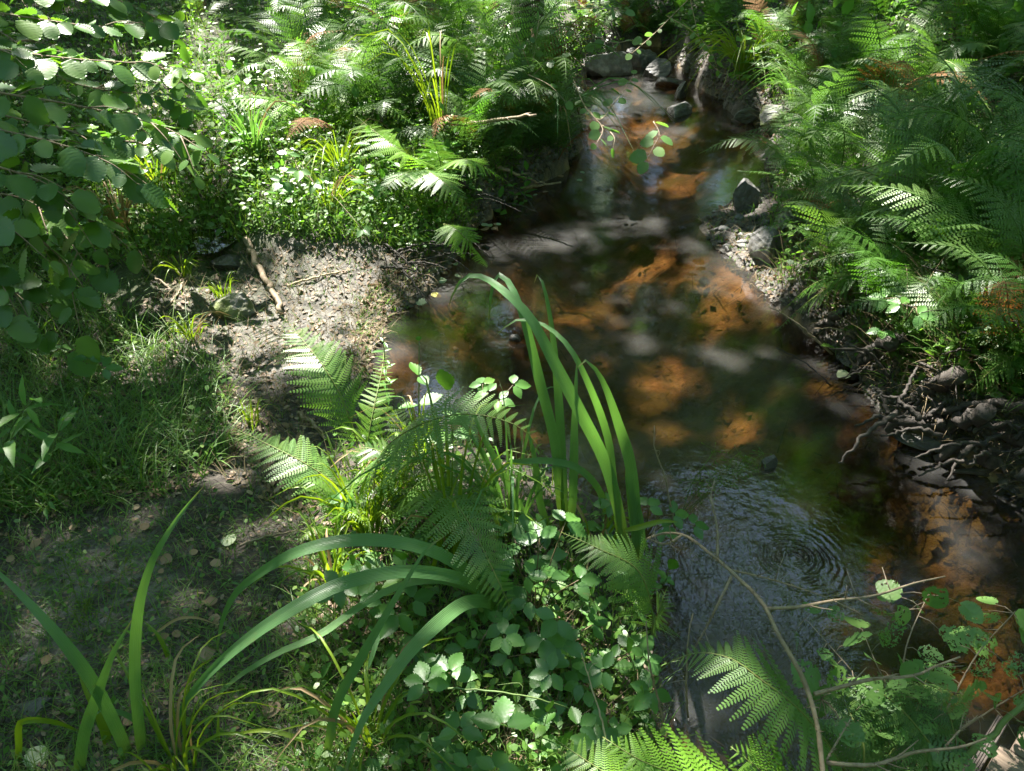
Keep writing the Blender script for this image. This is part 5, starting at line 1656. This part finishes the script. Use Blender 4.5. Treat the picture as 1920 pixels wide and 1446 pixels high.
# the dark tree base by the stream
tb = G1(1040, 205)
t = thing('tree', 'reddish dark tree base with moss and hanging roots beside the stream', 'tree', (tb.x - .2, tb.y + .5, tb.z - .3))
p0 = Vector(t.location)
V, F = tube(crom([p0, p0 + Vector((0, .03, .5)), p0 + Vector((.02, .1, 1.4)), p0 + Vector((-.1, .3, 4)), p0 + Vector((.2, .4, 7.5))], 14), .13, .07, 12, wob_r=.25)
part_world('trunk', [tuple(v) for v in V], F, M_TRUNK_DARK, t)
V, F = [], []
for k in range(16):
    a = random.uniform(-2.6, .6)
    s = p0 + Vector((.2 * math.cos(a), .2 * math.sin(a), random.uniform(.3, .8)))
    tube(crom([s, s + Vector((.12 * math.cos(a), .12 * math.sin(a), -.25)), s + Vector((.2 * math.cos(a) + random.uniform(-.1, .1), .2 * math.sin(a), -.75))], 8), random.uniform(.01, .03), .004, 5, V, F)
part_world('root', [tuple(v) for v in V], F, M_TRUNK_DARK, t)
n_ = 2600
cpos = np.stack([rng.normal(p0.x, 1.0, n_), rng.normal(p0.y + .6, 1.0, n_), rng.uniform(5.2, 8.4, n_)], -1)
cpos = cpos[canopy_keep(cpos)]
mm = rand_mats(cpos, .17, .6); mm[:, :, 3] -= np.array(p0)
scatter_mesh('crown', LEAF4, mm, M_CANOPY, None, t)

# ------------------------------------------------------------------ brambles and herbs
def bramble_leaf(t, p, d, up, size, n=3, meshes=None):
    """a palmate leaf of n leaflets"""
    meshes = meshes or ME_BRAMBLE
    off = Vector(t.location)
    d = Vector(d).normalized(); up = Vector(up)
    s = d.cross(up).normalized()
    angs = {3: (0, 1.25, -1.25), 5: (0, .95, -.95, 2.0, -2.0), 4: (0, 1.3, -1.3, 2.6)}[n]
    for k, a in enumerate(angs):
        dd = d * math.cos(a) + s * math.sin(a)
        put('leaf', random.choice(meshes), t, frame(p - off + dd * size * .12, dd + Vector((0, 0, random.uniform(-.2, .1))), up + Vector((random.gauss(0, .2), random.gauss(0, .2), 0)), size * (1.0 if k == 0 else .85) * random.uniform(.9, 1.1)))


def bramble(label, base, heads, group=None, stem=M_STEM_RED, meshes=None):
    b = Vector(P(*base))
    t = thing('bramble', label, 'bramble', b, group)
    V, F = [], []
    for (u, v, z, ang, size, n) in heads:
        p = Vector(P(u, v, z))
        tube(crom([b, b.lerp(p, .5) + Vector((0, 0, .04)), p], 8), .0022, .0012, 5, V, F)
        d = Vector((math.cos(ang), math.sin(ang), -.05))
        to = (Vector((0, 0, CAM_H)) - p).normalized()
        bramble_leaf(t, p, d, Vector((0, 0, 1)) + to * .8, size, n, meshes)
    part_world('stem', [tuple(v) for v in V], F, stem, t)
    return t


bramble('bramble with a large four-leaflet leaf right of the arching iris blade', (860, 1330, .12), [(842, 1262, .30, 2.4, .062, 4), (870, 1300, .22, -.6, .045, 3), (790, 1262, .2, 2.8, .045, 3)])
bramble('bramble with big bright three-part leaf at the bottom of the thicket', (950, 1440, .12), [(945, 1362, .32, 1.6, .066, 3), (862, 1368, .28, 2.2, .052, 4), (930, 1445, .3, 1.3, .052, 3)])
bramble('bramble with toothed leaves below the crisp dark fern', (1060, 1400, .12), [(1085, 1362, .26, .6, .045, 3), (1020, 1296, .26, 2.2, .045, 3), (1108, 1330, .24, .5, .045, 3), (1040, 1335, .22, 3.8, .036, 3), (1150, 1370, .22, .2, .036, 3)])
bramble('bramble with glossy leaves halfway up beside the fern tip', (1000, 1180, .12), [(1030, 1085, .36, 1.6, .055, 3), (1085, 1088, .34, .1, .052, 3), (1012, 1010, .40, 1.9, .058, 3), (1060, 980, .42, .9, .058, 3), (990, 1125, .28, 3.6, .05, 3), (1010, 1185, .24, -1.2, .056, 3), (965, 1045, .34, 2.8, .05, 3)])
bramble('bramble with jagged pointed leaves under the fern tip', (1040, 1260, .12), [(1020, 1195, .28, -1.4, .062, 3), (1055, 1205, .27, -.6, .05, 3), (1110, 1172, .25, .4, .04, 3), (955, 1232, .24, 3.3, .045, 3)])
bramble('bramble sprawling at the shaded bottom beside the straw stalk', (800, 1460, .1), [(765, 1420, .2, 2.2, .05, 3), (830, 1430, .22, .8, .05, 3), (720, 1440, .2, 3, .05, 3), (880, 1440, .24, 1.2, .045, 3), (690, 1400, .18, 2.4, .04, 3)])
bramble('bramble leaves crowding the foot of the tall iris at the waterside', (1210, 1010, .12), [(1215, 950, .26, .8, .05, 3), (1262, 965, .24, .2, .05, 3), (1240, 990, .2, -.5, .045, 3), (1300, 985, .22, .2, .05, 3)])
bramble('small bramble shoot between the dark fern and the dry stalk', (1190, 1260, .12), [(1180, 1215, .24, .9, .042, 3), (1215, 1240, .22, .3, .036, 3), (1150, 1235, .22, 2.4, .04, 3), (1195, 1300, .2, -.8, .04, 3)])
bramble('dusty bramble on the shaded meadow beside the hazel', (160, 690, .22), [(165, 675, .34, 1.8, .06, 3), (195, 690, .32, .3, .05, 3), (30, 550, .36, 2.2, .08, 3), (110, 655, .3, 2.0, .05, 3)])
bramble('bramble with leaves half lit leaning over the roots', (1700, 600, .4), [(1690, 572, .46, 2, .06, 3), (1660, 560, .44, 2.6, .055, 3), (1720, 590, .46, -.5, .055, 3), (1655, 620, .34, -2, .055, 3), (1780, 470, .52, 1.6, .055, 3), (1690, 470, .46, 2.4, .05, 3)])
bramble('bramble on the slope under the brown dying fern', (1880, 540, .5), [(1870, 500, .56, 1.8, .06, 3), (1900, 540, .54, -.7, .06, 3), (1820, 580, .46, 2.6, .055, 3), (1860, 620, .44, -1.7, .055, 3)])
bramble('pale-leaved bramble dangling over the pool bank', (545, 300, .3), [(540, 290, .46, 1.6, .07, 3), (560, 320, .44, -1.4, .07, 3), (530, 340, .4, -2, .07, 3), (590, 345, .38, -.6, .06, 3), (700, 355, .36, .5, .06, 3), (680, 430, .28, -.8, .05, 3)])
bramble('bramble shoot with lit leaves over the near waterline', (905, 830, .14), [(915, 735, .32, 2.2, .05, 3), (935, 750, .30, -.4, .05, 3), (962, 722, .34, .3, .055, 3), (905, 720, .33, 1.9, .05, 3)], meshes=ME_HERB)


def herb(label, base, top, size, spacing, meshes=None, group=None, opp=True, r=.002, stem=None, grow=None, ground_=False, z=.2):
    b = (G1(*base[:2]) if ground_ else Vector(P(*base)))
    e = b + Vector((random.uniform(-.03, .03), random.uniform(-.03, .03), z)) if top is None else Vector(P(*top))
    t = thing('herb', label, 'herb', b, group)
    sprig(t, [b, b.lerp(e, .5) + Vector((random.uniform(-.015, .015), random.uniform(-.015, .015), 0)), e], meshes or ME_HERB, spacing, size, stem or M_STEM, r, opp, .3, (0, 0, 1), .25, .12, .08, True, 12, grow)
    return t


gr = lambda f: 1.1 - .5 * f
herb('herb with narrow mint-green leaves spreading over the meadow corner', (10, 830, .18), (60, 752, .42), .105, .055, ME_LANCE, r=.003)
herb('second narrow-leaved herb leaning beside the first', (95, 870, .18), (118, 790, .36), .095, .045, ME_LANCE, r=.003)
herb('low narrow-leaved shoot cut by the edge of the view', (-10, 900, .15), (30, 800, .34), .10, .05, ME_LANCE, r=.003)
herb('small upright four-leaved seedling in the shaded grass', (222, 850, .12), (224, 800, .22), .042, .04, ME_LANCE)
herb('bright little herb standing at the edge of the mud', (80, 960, .12), (82, 930, .20), .05, .03, ME_LANCE)
herb('tall herb with big paired leaves standing against the pool', (785, 800, .12), (786, 640, .52), .075, .11, ME_HERB, r=.003, grow=gr)
herb('narrow upright herb with toothed leaves next to the tall one', (728, 790, .1), (718, 625, .50), .05, .035, ME_LANCE, r=.003, grow=gr)
herb('broad-leaved herb below the tall paired-leaf one', (850, 850, .12), (840, 735, .36), .085, .07, ME_HERB, r=.003)
herb('mint-like herb under the pale shiny blade', (470, 1420, .1), (468, 1360, .2), .042, .035, ME_HERB)
herb('mint-like herb just behind the pale shiny blade', (545, 1400, .1), (552, 1335, .2), .038, .035, ME_HERB)
herb('leafy shoot at the shaded foot of the arching blades', (610, 1330, .1), (600, 1275, .2), .045, .04, ME_HERB)
herb('shoot with pointed leaves between two arching blades', (640, 1290, .1), (636, 1230, .2), .05, .04, ME_LANCE)
herb('round-leaved shoot at the bottom edge under the thicket', (380, 1470, .1), (372, 1420, .16), .04, .03, ME_HERB)
herb('bright pair-leaved shoot at the very bottom of the thicket', (1060, 1480, .12), (1058, 1400, .34), .05, .06, ME_HERB)
herb('pale shoot leaning beside the straw stalk', (1085, 1300, .12), (1070, 1235, .30), .045, .04, ME_HERB)
herb('small shoot between the dark fern and the water', (1190, 1280, .12), (1180, 1225, .26), .04, .04, ME_HERB)
for k in range(34):
    herb('small green herb among the bramble in the near thicket', (random.uniform(640, 1230), random.uniform(1020, 1460)), None, random.uniform(.028, .045), .03, random.choice((ME_HERB, ME_HERB, ME_LANCE)), 'herbs of the near thicket', ground_=True, z=random.uniform(.06, .2))
for k in range(14):
    herb('tiny seedling on the shaded grass and mud', (random.uniform(20, 600), random.uniform(720, 1430)), None, random.uniform(.018, .03), .02, ME_LANCE, 'seedlings on the mud', ground_=True, z=random.uniform(.03, .07), r=.0012)
for k in range(36):
    u, v = random.uniform(430, 1040), random.uniform(200, 420)
    herb('leafy herb on the bank among the fine grass', (u, v), None, random.uniform(.05, .08), .05, ME_HERB, 'herbs on the pool bank', ground_=True, z=random.uniform(.1, .3))
for k in range(40):
    u, v = random.uniform(200, 660), random.uniform(-10, 260)
    herb('leafy herb in the undergrowth between hazel and fern stand', (u, v), None, random.uniform(.06, .11), .06, random.choice((ME_HERB, ME_LANCE)), 'herbs behind the rill', ground_=True, z=random.uniform(.15, .4))
for k in range(44):
    u, v = random.uniform(1330, 1950), random.uniform(-10, 200)
    herb('broad-leaved herb in the undergrowth up the slope', (u, v), None, random.uniform(.08, .14), .08, ME_HERB, 'herbs up the slope', ground_=True, z=random.uniform(.2, .6))
for k in range(22):
    u = random.uniform(1470, 1940); v = random.uniform(260, 700) + (u - 1470) * .1
    herb('dark-leaved herb under the ferns of the steep bank', (u, v), None, random.uniform(.05, .08), .05, ME_HERB, 'herbs of the steep bank', ground_=True, z=random.uniform(.08, .25))

for k in range(38):
    u, v = random.uniform(620, 1225), random.uniform(1000, 1470)
    p = G1(u, v)
    t = thing('bramble', 'three-leaved bramble sprig in the near thicket', 'bramble', p, 'bramble sprigs of the near thicket')
    q = p + Vector((random.uniform(-.05, .05), random.uniform(-.05, .05), random.uniform(.05, .2)))
    V, F = tube(crom([p, p.lerp(q, .5) + Vector((0, 0, .015)), q], 6), .002, .001, 5)
    part_world('stem', [tuple(v_) for v_ in V], F, M_STEM_RED, t)
    a = random.uniform(0, 6.28)
    bramble_leaf(t, q, (math.cos(a), math.sin(a), 0), Vector((0, -.4, 1)), random.uniform(.042, .066), random.choice((3, 3, 5)))

# the eaten alder leaves at the near corner: holes bitten through
def eaten(seed, share):
    rs = random.Random(seed)
    V, F = [], []
    n, m = 22, 9
    for i in range(n + 1):
        t = i / n
        w = pr_round(t) * (1 + (.06 if i % 2 else -.06)) * .98
        for j in range(-m, m + 1):
            f = j / m
            y = w * f
            x = t + .3 * abs(y) * (1 - t)
            V.append((x + rs.uniform(-.006, .006), y + rs.uniform(-.006, .006), .1 * abs(y) - .12 * t * t + .008 * math.sin(i * 2.1) * abs(f)))
    k = 2 * m + 1
    holes = [(rs.uniform(.05, .98), rs.uniform(-.42, .42), rs.uniform(.012, .085) * rs.uniform(.5, 1.1)) for _ in range(int(60 * share))]
    bites = [(.5 + .52 * math.cos(a), .5 * math.sin(a), rs.uniform(.05, .16)) for a in [rs.uniform(-2.6, 2.6) for _ in range(int(3 + 5 * share))]]
    for i in range(n):
        for j in range(2 * m):
            a = i * k + j
            c = [(V[a][q] + V[a + k + 1][q]) / 2 for q in range(2)]
            vein = abs(c[1]) < .012 or abs(((c[0] - .8 * abs(c[1])) * 6) % 1 - .5) > .42
            if any((c[0] - h[0]) ** 2 + (c[1] - h[1]) ** 2 < h[2] ** 2 for h in bites): continue
            if not vein and any((c[0] - h[0]) ** 2 + (c[1] - h[1]) ** 2 < h[2] ** 2 for h in holes): continue
            F.append((a, a + k, a + k + 1, a + 1))
    return mesh_of('eaten_leaf', np.array(V), np.array(F), M_ALDER)


ME_EATEN = [eaten(q, sh) for q, sh in ((1, .3), (2, .6), (3, 1.2), (4, 2.2), (5, .9), (6, .15), (7, 1.6), (8, 2.8), (9, .45))]
t = thing('alder_seedling', 'alder shoot with insect-eaten lacy leaves over the near water', 'alder shoot', Vector(P(1700, 1460, .15)))
spots = [(random.uniform(1500, 1960), random.uniform(1110, 1440), random.uniform(.3, .48)) for _ in range(50)] + [(1520, 1150, .45), (1560, 1165, .46), (1490, 1185, .44), (1580, 1210, .46), (1545, 1215, .47), (1690, 1120, .48), (1740, 1135, .48), (1700, 1170, .48), (1650, 1205, .47), (1760, 1180, .46), (1720, 1220, .46),
         (1800, 1130, .46), (1640, 1240, .46), (1570, 1245, .45), (1600, 1270, .45), (1700, 1265, .46), (1740, 1260, .45), (1830, 1250, .44), (1880, 1240, .44), (1910, 1265, .44), (1900, 1310, .42), (1870, 1320, .42), (1940, 1300, .42),
         (1660, 1290, .44), (1620, 1320, .42), (1560, 1300, .42), (1720, 1310, .42), (1780, 1300, .42), (1750, 1350, .38), (1690, 1350, .38), (1640, 1380, .36), (1800, 1210, .45), (1850, 1190, .45), (1700, 1400, .34), (1760, 1400, .34)]
V, F = [], []
root = Vector(t.location)
arms = [crom([root] + PT(b), 24) for b in ([(1660, 1340, .34), (1590, 1250, .43), (1510, 1160, .45)], [(1690, 1300, .38), (1700, 1210, .45), (1740, 1115, .47)], [(1770, 1340, .36), (1830, 1230, .44), (1900, 1150, .45)],
                                                  [(1760, 1400, .3), (1860, 1330, .4), (1960, 1270, .43)], [(1680, 1400, .3), (1620, 1360, .36), (1540, 1310, .40)], [(1700, 1350, .34), (1650, 1260, .43), (1620, 1190, .45)])]
for arm in arms: tube(arm, .003, .0008, 5, V, F)
nodes = [q for arm in arms for q in arm[7:]]
for k, (u, v, z) in enumerate(spots):
    p = Vector(P(u, v, z))
    nb = min(nodes, key=lambda q: (q - p).length)
    if (nb - p).length > .09: p = nb + (p - nb).normalized() * random.uniform(.03, .09)
    tube([nb, nb.lerp(p, .5) + Vector((0, 0, .006)), p], .0011, .0007, 3, V, F)
    d = (p - nb).normalized() + Vector((random.gauss(0, .4), random.gauss(0, .4), random.uniform(-.3, .05)))
    to = (Vector((0, 0, CAM_H)) - p).normalized()
    put('leaf', random.choice(ME_EATEN), t, frame(p - root, d, Vector((0, 0, 1)) + to * .4 + Vector((random.gauss(0, .35), random.gauss(0, .35), 0)), random.uniform(.034, .07)))
part_world('stem', [tuple(v) for v in V], F, M_TWIG, t)
stick('stem', 'olive green woody stem leaning beside the footbridge corner', PT([(1760, 1460, .3), (1800, 1425, .34), (1860, 1376, .4), (1900, 1340, .44), (1960, 1290, .5)]), .006, .005, M_STEM, 'stem')

# grass heads leaning over the water
t = thing('grass_head', 'feathery grass heads leaning over the water right of the iris', 'grass', Vector(P(1280, 960, .15)))
for b, e in (((1280, 960, .15), (1385, 850, .42)), ((1285, 965, .15), (1400, 880, .38)), ((1280, 960, .15), (1340, 845, .40)), ((1285, 960, .15), (1432, 850, .4))):
    c = crom([Vector(P(*b)), Vector(P((b[0] + e[0]) / 2 - 10, (b[1] + e[1]) / 2, .34)), Vector(P(*e))], 14)
    V, F = tube(c, .0012, .0006, 4)
    for k in range(42):
        i = random.randrange(7, 14)
        d = Vector((random.gauss(0, 1), random.gauss(0, 1), random.gauss(-.2, .7))).normalized() * random.uniform(.012, .04)
        tube([c[i], c[i] + d * .9], .0004, .0003, 3, V, F)
        tube([c[i] + d * .85, c[i] + d * 1.0, c[i] + d * 1.12], .0010, .0016, 4, V, F)
    part_world('stalk', [tuple(v) for v in V], F, M_SEDGE, t)
t = thing('grass_head', 'seeding grass stems with airy yellowish heads on the mud', 'grass', Vector(P(175, 1260, .08)))
for b, e in (((182, 1250, .08), (130, 995, .42)), ((170, 1200, .08), (110, 1025, .36)), ((180, 1240, .08), (245, 1020, .36)), ((160, 1180, .08), (165, 1130, .2)), ((182, 1250, .08), (140, 1150, .24))):
    c = crom([Vector(P(*b)), Vector(P(b[0] * .6 + e[0] * .4, b[1] * .6 + e[1] * .4, e[2] * .55)), Vector(P(*e))], 14)
    V, F = tube(c, .0013, .0006, 4)
    for k in range(34):
        i = random.randrange(9, 14)
        d = Vector((random.gauss(0, 1), random.gauss(0, 1), random.gauss(0, .6))).normalized() * random.uniform(.012, .045)
        tube([c[i], c[i] + d * .9], .0004, .0003, 3, V, F)
        tube([c[i] + d * .85, c[i] + d * 1.0, c[i] + d * 1.1], .0009, .0014, 4, V, F)
    part_world('stalk', [tuple(v) for v in V], F, M_SEDGE, t)

# ------------------------------------------------------------------ single fallen leaves
def fallen(label, u, v, size, mat, z=None, group=None):
    me = mesh_of('fallen_leaf', *T_HAZEL[random.randrange(3)][:2], mat)
    p = G1(u, v) + Vector((0, 0, .012)) if z is None else Vector(P(u, v, z))
    o = put('fallen_leaf', me, None, frame(p, (random.uniform(-1, 1), random.uniform(-1, 1), 0), (random.gauss(0, .15), random.gauss(0, .15) - .2, 1), size))
    return tag(o, label, 'leaf', group)


fallen('pale green round leaf fallen on the dark mud', 432, 1028, .050, M_FALLEN_PALE)
fallen('large buff dead leaf at the edge of the meadow', 14, 885, .065, M_FALLEN)
fallen('brown curled leaf on the mud next to the low striped fern', 420, 865, .045, M_FALLEN)
fallen('small brown leaf lying near the pale round one', 305, 1050, .035, M_FALLEN)
fallen('buff oval leaf behind the corner sword leaves', 372, 1238, .045, M_FALLEN)
fallen('brown leaf on the mud between the arching blades', 518, 1315, .045, M_FALLEN)
fallen('pale leaf under the arching blade tip', 590, 1218, .03, M_FALLEN_PALE)
fallen('green-grey round leaf lying at the bottom of the mud', 72, 1405, .050, M_FALLEN_PALE)
fallen('brown dead leaf caught in the bramble', 1040, 1145, .040, M_FALLEN)
fallen('tan dead leaf under the toothed bramble', 1025, 1265, .035, M_FALLEN)
fallen('yellow leaf floating by the pool bank', 808, 552, .05, M_YELLOW, .004)
fallen('pale leaf floating under the bright hanging fern', 780, 565, .06, M_FALLEN_PALE, .004)
fallen('yellow-brown leaf lying among roots at the water', 1762, 826, .06, M_FALLEN, .05)
fallen('orange leaf resting in the shaded grass', 48, 536, .05, M_FALLEN)
fallen('yellow leaf floating near the black log end', 1895, 908, .05, M_YELLOW, .004)
fallen('pale pointed leaf lodged under the knotted root', 1592, 700, .06, M_FALLEN_PALE, .02)
for k in range(26):
    u, v = random.choice([(800, 540), (830, 510), (915, 410), (990, 350), (905, 415), (1060, 330)])
    fallen('floating dead leaf in the drift along the pool bank', u + random.uniform(-18, 30), v + random.uniform(-14, 18), random.uniform(.03, .06), random.choice((M_FALLEN, M_FALLEN_PALE)), .004, 'drift leaves')
for k in range(30):
    fallen('brown leaf lying on the trodden mud', random.uniform(20, 620), random.uniform(900, 1430), random.uniform(.015, .035), M_FALLEN, None, 'brown leaves on the mud')
